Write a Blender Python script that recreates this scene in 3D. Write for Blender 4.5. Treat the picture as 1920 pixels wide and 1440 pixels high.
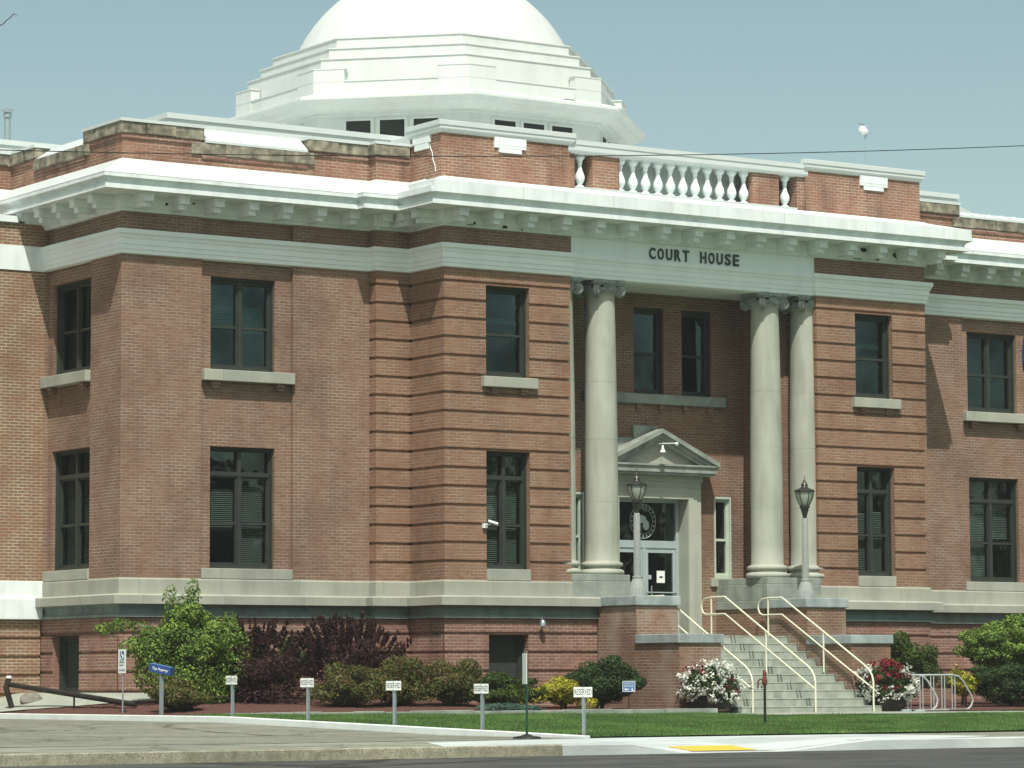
import bpy, bmesh, math, random
import numpy as np
from mathutils import Vector, Matrix, Euler
random.seed(7)
rng = np.random.default_rng(11)
for o in list(bpy.data.objects): bpy.data.objects.remove(o)
S = bpy.context.scene
COL = S.collection
# ------------------------------------------------------------------ camera
F_PX, YAW, PITCH, ROLL = 6157.1, .588937, .0902464, -.00400352
fw = Vector((math.sin(YAW)*math.cos(PITCH), math.cos(YAW)*math.cos(PITCH), math.sin(PITCH)))
r0 = Vector((math.cos(YAW), -math.sin(YAW), 0)); u0 = r0.cross(fw)
Rv = r0*math.cos(ROLL) + u0*math.sin(ROLL); Uv = -r0*math.sin(ROLL) + u0*math.cos(ROLL)
CP = Vector((-38.16, -59.76, 1.05))
cd = bpy.data.cameras.new('camera'); cam = bpy.data.objects.new('camera', cd); COL.objects.link(cam)
cd.sensor_width = 36; cd.lens = F_PX/1920*36; cd.clip_start = .5; cd.clip_end = 4000
cam.matrix_world = Matrix(((Rv.x, Uv.x, -fw.x, CP.x), (Rv.y, Uv.y, -fw.y, CP.y), (Rv.z, Uv.z, -fw.z, CP.z), (0, 0, 0, 1)))
S.camera = cam
# ------------------------------------------------------------------ world, sun, exposure
W = bpy.data.worlds.new('World'); S.world = W; W.use_nodes = True
nt = W.node_tree; nt.nodes.clear()
sky = nt.nodes.new('ShaderNodeTexSky'); sky.sky_type = 'NISHITA'; sky.sun_disc = False
SD = Vector((-.315, -.540, 1)).normalized()
sky.sun_elevation = math.asin(SD.z); sky.sun_rotation = math.atan2(SD.x, SD.y)
sky.altitude = 1400; sky.air_density = 1.0; sky.dust_density = 5.0; sky.ozone_density = 1.2
bg = nt.nodes.new('ShaderNodeBackground'); bg.inputs['Strength'].default_value = .129
wo = nt.nodes.new('ShaderNodeOutputWorld')
tint = nt.nodes.new('ShaderNodeMix'); tint.data_type = 'RGBA'; tint.blend_type = 'MULTIPLY'; tint.inputs[0].default_value = 1; tint.inputs[7].default_value = (1.06, 1.02, .745, 1)
nt.links.new(sky.outputs[0], tint.inputs[6]); nt.links.new(tint.outputs[2], bg.inputs[0]); nt.links.new(bg.outputs[0], wo.inputs[0])
sl = bpy.data.lights.new('sun', 'SUN'); sl.energy = 4.1; sl.angle = math.radians(.53); sl.color = (1, .965, .89)
so = bpy.data.objects.new('sun', sl); COL.objects.link(so)
so.rotation_euler = (-SD).to_track_quat('-Z', 'Y').to_euler(); so.location = (-20, -30, 60)
S.view_settings.view_transform = 'Standard'; S.view_settings.look = 'None'
S.view_settings.exposure = 0.21; S.view_settings.gamma = 1
S.cycles.max_bounces = 6; S.cycles.transparent_max_bounces = 12
try: S.cycles.caustics_reflective = False; S.cycles.caustics_refractive = False
except Exception: pass

HAZE = .00034
# ------------------------------------------------------------------ materials
def newmat(name):
    m = bpy.data.materials.new(name); m.use_nodes = True
    n = m.node_tree; b = n.nodes['Principled BSDF']
    return m, n, b
def N(n, t, **k):
    x = n.nodes.new(t)
    for a, v in k.items(): setattr(x, a, v)
    return x
def ramp(n, pts):
    r = n.nodes.new('ShaderNodeValToRGB'); e = r.color_ramp.elements
    while len(e) < len(pts): e.new(.5)
    for i, (p, c) in enumerate(pts): e[i].position = p; e[i].color = (*c, 1) if len(c) == 3 else c
    return r
def mixc(n, fac, a, b, mode='MIX'):
    x = n.nodes.new('ShaderNodeMix'); x.data_type = 'RGBA'; x.blend_type = mode
    for s, v in ((x.inputs[0], fac), (x.inputs[6], a), (x.inputs[7], b)):
        if hasattr(v, 'default_value') or hasattr(v, 'links'): n.links.new(v, s)
        elif isinstance(v, (int, float)): s.default_value = v
        else: s.default_value = (*v, 1)
    return x.outputs[2]
def plain(name, col, rough=.7, var=.12, scale=3, metal=0, bump=0, bscale=60, coord='Object', spec=.3, streak=0, blocks=None):
    m, n, b = newmat(name)
    tc = N(n, 'ShaderNodeTexCoord'); no = N(n, 'ShaderNodeTexNoise'); no.inputs['Scale'].default_value = scale; no.inputs['Detail'].default_value = 6
    n.links.new(tc.outputs[coord], no.inputs[0])
    lo = tuple(c*(1-var) for c in col); hi = tuple(min(1, c*(1+var)) for c in col)
    r = ramp(n, [(.3, lo), (.7, hi)]); n.links.new(no.outputs[0], r.inputs[0]); out = r.outputs[0]
    if streak:
        mp = N(n, 'ShaderNodeMapping'); mp.inputs['Scale'].default_value = (2.6, 2.6, .5); n.links.new(tc.outputs[coord], mp.inputs[0])
        n2 = N(n, 'ShaderNodeTexNoise'); n2.inputs['Scale'].default_value = 1.2; n2.inputs['Detail'].default_value = 8; n.links.new(mp.outputs[0], n2.inputs[0])
        r2 = ramp(n, [(.45, (1, 1, 1)), (.72, (1-streak,)*3)]); n.links.new(n2.outputs[0], r2.inputs[0])
        out = mixc(n, 1.0, out, r2.outputs[0], 'MULTIPLY')
    if blocks:
        uv = N(n, 'ShaderNodeUVMap'); uv.uv_map = 'UVMap'; bt = N(n, 'ShaderNodeTexBrick'); bt.offset = .37
        bt.inputs['Scale'].default_value = 1; bt.inputs['Brick Width'].default_value = blocks[0]; bt.inputs['Row Height'].default_value = blocks[1]
        bt.inputs['Mortar Size'].default_value = .006; bt.inputs['Mortar Smooth'].default_value = .2; bt.inputs['Bias'].default_value = 0
        k = blocks[2]; bt.inputs['Color1'].default_value = (1-k, 1-k, 1-k*.8, 1); bt.inputs['Color2'].default_value = (1, 1, 1, 1); bt.inputs['Mortar'].default_value = (.6, .6, .55, 1)
        n.links.new(uv.outputs[0], bt.inputs['Vector']); out = mixc(n, 1.0, out, bt.outputs['Color'], 'MULTIPLY')
    n.links.new(out, b.inputs['Base Color'])
    b.inputs['Roughness'].default_value = rough; b.inputs['Metallic'].default_value = metal
    b.inputs['Specular IOR Level'].default_value = spec
    if bump:
        nb = N(n, 'ShaderNodeTexNoise'); nb.inputs['Scale'].default_value = bscale; nb.inputs['Detail'].default_value = 4
        n.links.new(tc.outputs[coord], nb.inputs[0]); bu = N(n, 'ShaderNodeBump'); bu.inputs['Strength'].default_value = bump; bu.inputs['Distance'].default_value = .02
        n.links.new(nb.outputs[0], bu.inputs['Height']); n.links.new(bu.outputs[0], b.inputs['Normal'])
    return m
def brick(name, c1, c2, mort, msize=.0095, w=.213, var=.20, stain=.17, eff=0):
    m, n, b = newmat(name)
    uv = N(n, 'ShaderNodeUVMap'); uv.uv_map = 'UVMap'
    tc = N(n, 'ShaderNodeTexCoord')
    bt = N(n, 'ShaderNodeTexBrick'); bt.offset = .5
    bt.inputs['Scale'].default_value = 1; bt.inputs['Brick Width'].default_value = w; bt.inputs['Row Height'].default_value = .06777
    bt.inputs['Mortar Size'].default_value = msize; bt.inputs['Mortar Smooth'].default_value = .3; bt.inputs['Bias'].default_value = -.1
    bt.inputs['Color1'].default_value = (*c1, 1); bt.inputs['Color2'].default_value = (*c2, 1); bt.inputs['Mortar'].default_value = (*mort, 1)
    n.links.new(uv.outputs[0], bt.inputs['Vector'])
    # irregular mortar: whiter here and there, nearly gone elsewhere
    nm = N(n, 'ShaderNodeTexNoise'); nm.inputs['Scale'].default_value = 1.7; nm.inputs['Detail'].default_value = 5; n.links.new(tc.outputs['Object'], nm.inputs[0])
    rm = ramp(n, [(.40, tuple(a*.62+c*.38 for a, c in zip(c1, mort))), (.62, mort)]); n.links.new(nm.outputs[0], rm.inputs[0]); n.links.new(rm.outputs[0], bt.inputs['Mortar'])
    n1 = N(n, 'ShaderNodeTexNoise'); n1.inputs['Scale'].default_value = .55; n1.inputs['Detail'].default_value = 7; n.links.new(tc.outputs['Object'], n1.inputs[0])
    r1 = ramp(n, [(.33, (1-var,)*3), (.5, (1, 1, 1)), (.7, (1+var*.5,)*3)]); n.links.new(n1.outputs[0], r1.inputs[0])
    col = mixc(n, 1.0, bt.outputs['Color'], r1.outputs[0], 'MULTIPLY')
    # single darker and paler bricks
    mp = N(n, 'ShaderNodeMapping'); mp.inputs['Scale'].default_value = (4.7, 14.75, 1); n.links.new(uv.outputs[0], mp.inputs[0])
    n3 = N(n, 'ShaderNodeTexNoise'); n3.inputs['Scale'].default_value = .9; n3.inputs['Detail'].default_value = 2; n.links.new(mp.outputs[0], n3.inputs[0])
    r3 = ramp(n, [(.3, (.88, .85, .84)), (.5, (1, 1, 1)), (.68, (1.06, 1.08, 1.07))]); n.links.new(n3.outputs[0], r3.inputs[0])
    col = mixc(n, 1.0, col, r3.outputs[0], 'MULTIPLY')
    # stains running down
    mp2 = N(n, 'ShaderNodeMapping'); mp2.inputs['Scale'].default_value = (3, 3, .35); n.links.new(tc.outputs['Object'], mp2.inputs[0])
    n4 = N(n, 'ShaderNodeTexNoise'); n4.inputs['Scale'].default_value = 1; n4.inputs['Detail'].default_value = 8; n.links.new(mp2.outputs[0], n4.inputs[0])
    r4 = ramp(n, [(.5, (1, 1, 1)), (.78, (1-stain, 1-stain, 1-stain*.9))]); n.links.new(n4.outputs[0], r4.inputs[0])
    col = mixc(n, 1.0, col, r4.outputs[0], 'MULTIPLY')
    if eff:      # pale salt bloom drawn out of the masonry
        n5 = N(n, 'ShaderNodeTexNoise'); n5.inputs['Scale'].default_value = 1.1; n5.inputs['Detail'].default_value = 6; n.links.new(tc.outputs['Object'], n5.inputs[0])
        r5 = ramp(n, [(.50, (0, 0, 0)), (.68, (eff,)*3)]); n.links.new(n5.outputs[0], r5.inputs[0]); col = mixc(n, r5.outputs[0], col, (.40, .36, .31))
    n.links.new(col, b.inputs['Base Color']); b.inputs['Roughness'].default_value = .9; b.inputs['Specular IOR Level'].default_value = .15
    bu = N(n, 'ShaderNodeBump'); bu.inputs['Strength'].default_value = .5; bu.inputs['Distance'].default_value = .006; bu.invert = True
    n.links.new(bt.outputs['Fac'], bu.inputs['Height']); n.links.new(bu.outputs[0], b.inputs['Normal'])
    return m
def leafmat(name, cols, rough=.6, trans=.25):
    m, n, b = newmat(name)
    g = N(n, 'ShaderNodeNewGeometry'); r = ramp(n, [(i/(len(cols)-1), c) for i, c in enumerate(cols)])
    n.links.new(g.outputs['Random Per Island'], r.inputs[0])
    tc = N(n, 'ShaderNodeTexCoord'); no = N(n, 'ShaderNodeTexNoise'); no.inputs['Scale'].default_value = 3.2; no.inputs['Detail'].default_value = 2
    n.links.new(tc.outputs['Object'], no.inputs[0]); r2 = ramp(n, [(.35, (.62, .64, .62)), (.65, (1.25, 1.22, 1.15))]); n.links.new(no.outputs[0], r2.inputs[0])
    c = mixc(n, 1.0, r.outputs[0], r2.outputs[0], 'MULTIPLY')
    n.links.new(c, b.inputs['Base Color']); b.inputs['Roughness'].default_value = rough; b.inputs['Specular IOR Level'].default_value = .25
    if name == 'grass': no.inputs['Scale'].default_value = .9; no.inputs['Detail'].default_value = 5
    t = N(n, 'ShaderNodeBsdfTranslucent'); n.links.new(c, t.inputs[0])
    mx = N(n, 'ShaderNodeMixShader'); mx.inputs[0].default_value = trans
    out = n.nodes['Material Output']; n.links.new(b.outputs[0], mx.inputs[1]); n.links.new(t.outputs[0], mx.inputs[2]); n.links.new(mx.outputs[0], out.inputs[0])
    return m
def glassmat(name, tint, gloss=.10, rough=.02, gcol=(.85, .95, .95)):
    m, n, b = newmat(name); n.nodes.remove(b)
    tr = N(n, 'ShaderNodeBsdfTransparent'); tr.inputs[0].default_value = (*tint, 1)
    gl = N(n, 'ShaderNodeBsdfGlossy'); gl.inputs['Roughness'].default_value = rough; gl.inputs['Color'].default_value = (*gcol, 1)
    tc = N(n, 'ShaderNodeTexCoord'); no = N(n, 'ShaderNodeTexNoise'); no.inputs['Scale'].default_value = 1.1; n.links.new(tc.outputs['Object'], no.inputs[0])
    bu = N(n, 'ShaderNodeBump'); bu.inputs['Strength'].default_value = .25; bu.inputs['Distance'].default_value = .02; n.links.new(no.outputs[0], bu.inputs['Height']); n.links.new(bu.outputs[0], gl.inputs['Normal'])
    n2 = N(n, 'ShaderNodeTexNoise'); n2.inputs['Scale'].default_value = .9; n2.inputs['Detail'].default_value = 3; n.links.new(tc.outputs['Object'], n2.inputs[0])
    mr = N(n, 'ShaderNodeMapRange'); mr.inputs[1].default_value = .35; mr.inputs[2].default_value = .65; mr.inputs[3].default_value = gloss*.55; mr.inputs[4].default_value = gloss*1.5; n.links.new(n2.outputs[0], mr.inputs[0])
    mx = N(n, 'ShaderNodeMixShader'); n.links.new(mr.outputs[0], mx.inputs[0]); n.links.new(tr.outputs[0], mx.inputs[1]); n.links.new(gl.outputs[0], mx.inputs[2])
    n.links.new(mx.outputs[0], n.nodes['Material Output'].inputs[0])
    return m
MT = {}
MT['brick'] = brick('brick', (.230, .132, .094), (.262, .168, .122), (.34, .30, .24))
MT['brick_pavilion'] = brick('brick_pavilion', (.255, .139, .092), (.288, .172, .117), (.345, .295, .225), msize=.0085, stain=.2)
MT['brick_base'] = brick('brick_base', (.235, .118, .09), (.30, .165, .125), (.40, .35, .28), msize=.010, stain=.35)
MT['brick_top'] = brick('brick_top', (.285, .14, .095), (.295, .185, .13), (.46, .38, .30), stain=.4, var=.3)
MT['brick_annex'] = brick('brick_annex', (.27, .142, .09), (.25, .165, .11), (.44, .40, .29), msize=.014, var=.12, stain=.12)
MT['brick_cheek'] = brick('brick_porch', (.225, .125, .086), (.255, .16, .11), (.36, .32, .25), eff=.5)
MT['brick_porch'] = brick('brick_porch', (.205, .112, .075), (.235, .145, .10), (.31, .27, .21))  # same brick, colour darkened to deepen the shade inside the porch
MT['cream'] = plain('cream', (.82, .90, .885), .6, .05, 2, streak=.16, blocks=(2.42, 30, .03))
MT['trim'] = plain('trim', (.87, .945, .935), .6, .03, 2, streak=.05)
MT['white'] = plain('white', (.61, .67, .65), .45, .03, 1.5, spec=.4)
MT['dome'] = plain('dome', (.65, .695, .665), .55, .04, .8, streak=.08)
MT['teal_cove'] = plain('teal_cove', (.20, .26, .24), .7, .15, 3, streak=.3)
MT['stone'] = plain('stone', (.40, .415, .345), .85, .12, 1.3, bump=.25, bscale=30, streak=.12, blocks=(1.93, 9.0, .14))
MT['stone_grey'] = plain('stone_grey', (.29, .325, .285), .85, .2, 2.6, bump=.25, bscale=30, streak=.25)
MT['cap_stone'] = plain('cap_stone', (.33, .385, .38), .85, .2, 2.6, bump=.25, bscale=30, streak=.25)
MT['limestone'] = plain('limestone', (.415, .435, .365), .8, .07, 1.5, bump=.15, bscale=40, streak=.24)
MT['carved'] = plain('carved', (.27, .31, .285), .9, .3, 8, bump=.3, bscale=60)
MT['rough_stone'] = plain('rough_stone', (.27, .25, .19), .95, .55, 5, bump=.9, bscale=14, streak=.55)
MT['concrete'] = plain('concrete', (.35, .38, .32), .9, .10, 4, bump=.2, bscale=90, streak=.2)
MT['step'] = plain('step', (.35, .385, .33), .9, .16, 5, bump=.2, bscale=60, streak=.25)
MT['olive'] = plain('olive', (.036, .044, .036), .5, .15, 4)
MT['olive_sill'] = plain('olive_sill', (.16, .18, .14), .6, .15, 4)
MT['pale_frame'] = plain('pale_frame', (.50, .57, .48), .5, .06, 4)
MT['alu'] = plain('alu', (.42, .50, .50), .45, .05, 4, metal=.2)
MT['glass'] = glassmat('glass', (.52, .62, .60), .062, gcol=(.70, .95, .97))
MT['glass_dark'] = glassmat('glass_dark', (.22, .36, .36), .052, gcol=(.66, .95, 1))
MT['screen'] = plain('screen', (.035, .042, .036), .8, .2, 6)
MT['blind'] = plain('blind', (.20, .21, .17), .8, .04, 3)
MT['dark'] = plain('dark', (.03, .035, .033), .9, .2, 2)
MT['inner'] = plain('inner', (.12, .13, .12), .9, .2, 1)
MT['letters'] = plain('letters', (.055, .085, .075), .5, .1, 8)
MT['rackpaint'] = plain('rackpaint', (.50, .56, .56), .4, .1, 20, metal=.2)
MT['railpaint'] = plain('railpaint', (.74, .74, .58), .4, .04, 4)
MT['galv'] = plain('galv', (.38, .44, .46), .38, .12, 20, metal=.55)
MT['black'] = plain('black', (.02, .022, .02), .35, .2, 20, spec=.5)
MT['bronze'] = plain('bronze', (.055, .06, .05), .35, .3, 15, metal=.5, spec=.6)
MT['lampglass'] = plain('lampglass', (.36, .40, .34), .25, .05, 5, spec=.6)
MT['post'] = plain('post', (.31, .34, .32), .8, .12, 25, bump=.5, bscale=50)
MT['signwhite'] = plain('signwhite', (.84, .89, .84), .4, .02, 5)
MT['signblue'] = plain('signblue', (.028, .075, .25), .4, .06, 5)
MT['signpale'] = plain('signpale', (.10, .22, .42), .4, .1, 15)
MT['ink'] = plain('ink', (.03, .045, .05), .6, .05, 5)
MT['green'] = plain('green', (.014, .065, .045), .45, .1, 10)
MT['red'] = plain('red', (.15, .045, .035), .6, .25, 25)
MT['wood'] = plain('wood', (.035, .028, .022), .8, .35, 9, bump=.4, bscale=30)
MT['bark'] = plain('bark', (.07, .055, .04), .9, .3, 12, bump=.4)
MT['rust'] = plain('rust', (.028, .023, .02), .6, .4, 9, metal=.2)
MT['boulder'] = plain('boulder', (.22, .21, .18), .95, .25, 6, bump=.8, bscale=20)
MT['yellow'] = plain('yellow', (.80, .50, .07), .7, .06, 12, bump=.4, bscale=120)
MT['asphalt'] = None
MT['mulch'] = plain('mulch', (.11, .052, .04), .95, .5, 18, bump=1, bscale=50)
MT['flagblue'] = plain('flagblue', (.03, .04, .16), .7, .1, 4)
MT['flagred'] = plain('flagred', (.30, .03, .05), .7, .1, 4)
MT['soil'] = plain('soil', (.07, .075, .05), .95, .3, 2, bump=.5)
def groundmat(name, lo, hi, speck, scale=2, dens=.62, fine=160, crack=0):
    m, n, b = newmat(name); tc = N(n, 'ShaderNodeTexCoord')
    a = N(n, 'ShaderNodeTexNoise'); a.inputs['Scale'].default_value = scale; a.inputs['Detail'].default_value = 8; n.links.new(tc.outputs['Object'], a.inputs[0])
    mp = N(n, 'ShaderNodeMapping'); mp.inputs['Scale'].default_value = (.35, .9, 1); n.links.new(tc.outputs['Object'], mp.inputs[0])
    a2 = N(n, 'ShaderNodeTexNoise'); a2.inputs['Scale'].default_value = 1.1; a2.inputs['Detail'].default_value = 6; n.links.new(mp.outputs[0], a2.inputs[0])
    ra = ramp(n, [(.35, lo), (.65, hi)]); n.links.new(a.outputs[0], ra.inputs[0])
    r2 = ramp(n, [(.38, (.80, .80, .80)), (.62, (1.12, 1.12, 1.1))]); n.links.new(a2.outputs[0], r2.inputs[0])
    c = mixc(n, 1.0, ra.outputs[0], r2.outputs[0], 'MULTIPLY')
    f = N(n, 'ShaderNodeTexNoise'); f.inputs['Scale'].default_value = fine; f.inputs['Detail'].default_value = 2; n.links.new(tc.outputs['Object'], f.inputs[0])
    rf = ramp(n, [(dens, (0, 0, 0)), (dens+.06, (1, 1, 1))]); n.links.new(f.outputs[0], rf.inputs[0])
    c = mixc(n, rf.outputs[0], c, speck)
    if crack:
        nd = N(n, 'ShaderNodeTexNoise'); nd.inputs['Scale'].default_value = 2; nd.inputs['Detail'].default_value = 5; n.links.new(tc.outputs['Object'], nd.inputs[0])
        va = N(n, 'ShaderNodeVectorMath', operation='MULTIPLY_ADD'); n.links.new(nd.outputs['Color'], va.inputs[0]); va.inputs[1].default_value = (1.1, 1.1, 0); n.links.new(tc.outputs['Object'], va.inputs[2])
        vo = N(n, 'ShaderNodeTexVoronoi'); vo.feature = 'DISTANCE_TO_EDGE'; vo.inputs['Scale'].default_value = crack; n.links.new(va.outputs[0], vo.inputs[0])
        rc = ramp(n, [(.004, (.45, .43, .38)), (.016, (1, 1, 1))]); n.links.new(vo.outputs['Distance'], rc.inputs[0])
        c = mixc(n, 1.0, c, rc.outputs[0], 'MULTIPLY')
        st = N(n, 'ShaderNodeTexNoise'); st.inputs['Scale'].default_value = .7; st.inputs['Detail'].default_value = 4; n.links.new(va.outputs[0], st.inputs[0])
        rs = ramp(n, [(.55, (1, 1, 1)), (.72, (.78, .78, .76))]); n.links.new(st.outputs[0], rs.inputs[0]); c = mixc(n, 1.0, c, rs.outputs[0], 'MULTIPLY')
    n.links.new(c, b.inputs['Base Color']); b.inputs['Roughness'].default_value = .95; b.inputs['Specular IOR Level'].default_value = .15
    bu = N(n, 'ShaderNodeBump'); bu.inputs['Strength'].default_value = .6; bu.inputs['Distance'].default_value = .01; n.links.new(f.outputs[0], bu.inputs['Height']); n.links.new(bu.outputs[0], b.inputs['Normal'])
    return m
MT['lot'] = groundmat('lot', (.170, .180, .145), (.235, .245, .20), (.33, .32, .25), 4, .56, 60, crack=.28)
MT['asphalt'] = groundmat('asphalt', (.072, .076, .070), (.092, .096, .088), (.16, .165, .15), 1.2, .62, 70, crack=.12)
MT['oldwalk'] = groundmat('oldwalk', (.22, .235, .19), (.28, .29, .235), (.33, .33, .27), 2, .6, 25, crack=.35)
MT['oldkerb'] = groundmat('oldkerb', (.24, .235, .17), (.36, .355, .27), (.15, .145, .10), 7, .57, 55)
MT['kerbpale'] = plain('kerbpale', (.74, .80, .77), .9, .05, 4, bump=.2, bscale=60)
MT['newwalk'] = groundmat('newwalk', (.47, .53, .51), (.53, .585, .56), (.50, .55, .52), 2, .64, 40)
MT['lawnsoil'] = plain('lawnsoil', (.08, .155, .045), .95, .25, 2, bump=.6, bscale=80)
MT['grass'] = leafmat('grass', [(.08, .17, .045), (.13, .24, .068), (.19, .29, .10)], .7, .3)
MT['leaf_bright'] = leafmat('leaf_bright', [(.04, .085, .015), (.10, .19, .035), (.19, .31, .06), (.32, .42, .09)])
MT['leaf_purple'] = leafmat('leaf_purple', [(.022, .012, .012), (.045, .020, .020), (.085, .032, .030), (.06, .04, .028)])
MT['leaf_spirea'] = leafmat('leaf_spirea', [(.05, .08, .02), (.09, .125, .03), (.13, .13, .04), (.20, .11, .06)])
MT['leaf_dark'] = leafmat('leaf_dark', [(.018, .042, .015), (.038, .078, .025), (.065, .12, .035)])
MT['leaf_mid'] = leafmat('leaf_mid', [(.03, .06, .012), (.055, .10, .02), (.10, .15, .03)])
MT['leaf_yellow'] = leafmat('leaf_yellow', [(.20, .24, .03), (.38, .38, .04), (.52, .47, .06)])
MT['leaf_yg'] = leafmat('leaf_yg', [(.05, .09, .02), (.09, .13, .025), (.14, .16, .035), (.40, .36, .05)])
MT['leaf_blue'] = leafmat('leaf_blue', [(.05, .10, .075), (.09, .15, .12)])
MT['petal_white'] = leafmat('petal_white', [(.70, .74, .70), (.84, .86, .82)], .6, .3)
MT['petal_red'] = leafmat('petal_red', [(.11, .008, .014), (.26, .016, .03)], .6, .2)
MT['petal_pink'] = leafmat('petal_pink', [(.22, .10, .08), (.32, .16, .13)], .6, .2)

# ------------------------------------------------------------------ mesh builder
class MB:
    def __init__(s, T=None): s.v = []; s.f = []; s.T = T
    def add(s, vs, fs):
        o = len(s.v)
        s.v += [tuple(s.T(*p)) if s.T else tuple(p) for p in vs]; s.f += [tuple(i+o for i in f) for f in fs]; return s
    def box(s, x0, x1, y0, y1, z0, z1):
        return s.add([(x0,y0,z0),(x1,y0,z0),(x1,y1,z0),(x0,y1,z0),(x0,y0,z1),(x1,y0,z1),(x1,y1,z1),(x0,y1,z1)],
                     [(0,3,2,1),(4,5,6,7),(0,1,5,4),(1,2,6,5),(2,3,7,6),(3,0,4,7)])
    def obox(s, c, ax, ay, az, hx, hy, hz):
        c, ax, ay, az = map(Vector, (c, ax, ay, az)); vs = []
        for k in (-1, 1):
            for j, i in ((-1,-1),(-1,1),(1,1),(1,-1)): vs.append(c+ax*hx*i+ay*hy*j+az*hz*k)
        return s.add(vs, [(0,3,2,1),(4,5,6,7),(0,1,5,4),(1,2,6,5),(2,3,7,6),(3,0,4,7)])
    def prism(s, poly, a0, a1, axis='y'):
        f = {'y': lambda p, a: (p[0], a, p[1]), 'x': lambda p, a: (a, p[0], p[1]), 'z': lambda p, a: (p[0], p[1], a)}[axis]
        n = len(poly); s.add([f(p, a0) for p in poly]+[f(p, a1) for p in poly],
            [tuple(range(n)), tuple(range(2*n-1, n-1, -1))]+[(i, (i+1) % n, n+(i+1) % n, n+i) for i in range(n)]); return s
    def sweep(s, path, prof, closed=False):
        P = [Vector(p) for p in path]; n = len(P); cols = []
        for i in range(n):
            a = P[i]-P[i-1] if (i > 0 or closed) else None
            b = P[(i+1) % n]-P[i] if (i < n-1 or closed) else None
            nn = [Vector((d.y, -d.x)).normalized() for d in (a, b) if d is not None]
            m = nn[0] if len(nn) == 1 else (nn[0]+nn[1])/(1+nn[0].dot(nn[1]))
            cols.append([(P[i].x+m.x*o, P[i].y+m.y*o, z) for o, z in prof])
        k = len(prof); vs = [p for c in cols for p in c]; fs = []
        for i in range(n if closed else n-1):
            j = (i+1) % n
            for q in range(k-1): fs.append((i*k+q, j*k+q, j*k+q+1, i*k+q+1))
        if not closed: fs += [tuple(range(k)), tuple(range((n-1)*k+k-1, (n-1)*k-1, -1))]
        return s.add(vs, fs)
    def lathe(s, prof, c=(0, 0, 0), seg=24, ax=None, a0=0):
        vs = []; k = len(prof)
        X, Y, Z = (Vector((1,0,0)), Vector((0,1,0)), Vector((0,0,1))) if ax is None else ax
        for i in range(seg):
            a = a0+2*math.pi*i/seg; d = X*math.cos(a)+Y*math.sin(a)
            for r, z in prof: vs.append(Vector(c)+d*r+Z*z)
        fs = [(i*k+q, ((i+1) % seg)*k+q, ((i+1) % seg)*k+q+1, i*k+q+1) for i in range(seg) for q in range(k-1)]
        fs += [tuple(i*k for i in range(seg))[::-1], tuple(i*k+k-1 for i in range(seg))]
        return s.add(vs, fs)
    def tube(s, pts, r, seg=8):
        P = [Vector(p) for p in pts]; rs = r if isinstance(r, (list, tuple)) else [r]*len(P); vs = []; up = None
        for i, p in enumerate(P):
            t = ((P[i]-P[i-1]).normalized() if i else Vector((0,0,0)))+((P[i+1]-P[i]).normalized() if i < len(P)-1 else Vector((0,0,0)))
            t.normalize()
            if up is None: up = Vector((0,0,1)) if abs(t.z) < .9 else Vector((1,0,0))
            sd = t.cross(up).normalized(); up = sd.cross(t).normalized()
            for k in range(seg):
                a = 2*math.pi*k/seg; vs.append(p+(sd*math.cos(a)+up*math.sin(a))*rs[i])
        fs = [(i*seg+k, i*seg+(k+1) % seg, (i+1)*seg+(k+1) % seg, (i+1)*seg+k) for i in range(len(P)-1) for k in range(seg)]
        fs += [tuple(range(seg))[::-1], tuple(range((len(P)-1)*seg, len(P)*seg))]
        return s.add(vs, fs)
    def sphere(s, c, rx, ry=None, rz=None, seg=16, rings=10, rough=0):
        ry = ry or rx; rz = rz or rx; vs = []; fs = []
        for j in range(rings+1):
            t = math.pi*j/rings
            for i in range(seg):
                a = 2*math.pi*i/seg; k = 1+random.uniform(-rough, rough) if 0 < j < rings else 1
                vs.append((c[0]+rx*k*math.sin(t)*math.cos(a), c[1]+ry*k*math.sin(t)*math.sin(a), c[2]+rz*k*math.cos(t)))
        for j in range(rings):
            for i in range(seg): fs.append((j*seg+i, (j+1)*seg+i, (j+1)*seg+(i+1) % seg, j*seg+(i+1) % seg))
        return s.add(vs, fs)
    def build(s, name, mat, parent=None, smooth=False, bevel=0, org=None):
        me = bpy.data.meshes.new(name)
        if org is None and parent is not None: org = parent.get('_org', (0, 0, 0))
        org = Vector(org) if org is not None else Vector((0, 0, 0))
        me.from_pydata([tuple(Vector(v)-org) for v in s.v], [], s.f)
        bm = bmesh.new(); bm.from_mesh(me)
        bmesh.ops.remove_doubles(bm, verts=bm.verts, dist=1e-5) if smooth else None
        bmesh.ops.recalc_face_normals(bm, faces=bm.faces)
        uv = bm.loops.layers.uv.new('UVMap')
        for f in bm.faces:
            n = f.normal; ax = max(range(3), key=lambda i: abs(n[i])+(0, 1e-4, 2e-4)[i])
            for l in f.loops:
                c = l.vert.co + org
                l[uv].uv = (c.y+.11, c.z) if ax == 0 else (c.x, c.z) if ax == 1 else (c.x, c.y)
            f.smooth = smooth
        bm.to_mesh(me); bm.free()
        o = bpy.data.objects.new(name, me); COL.objects.link(o); me.materials.append(MT[mat] if isinstance(mat, str) else mat)
        if smooth:
            try: me.set_sharp_from_angle(angle=math.radians(40))
            except Exception: pass
        if parent is not None: o.parent = parent; o['_org'] = tuple(parent.get('_org', (0,0,0)))
        if bevel:
            b = o.modifiers.new('bevel', 'BEVEL'); b.width = bevel; b.segments = 2; b.limit_method = 'ANGLE'
        return o
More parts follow.
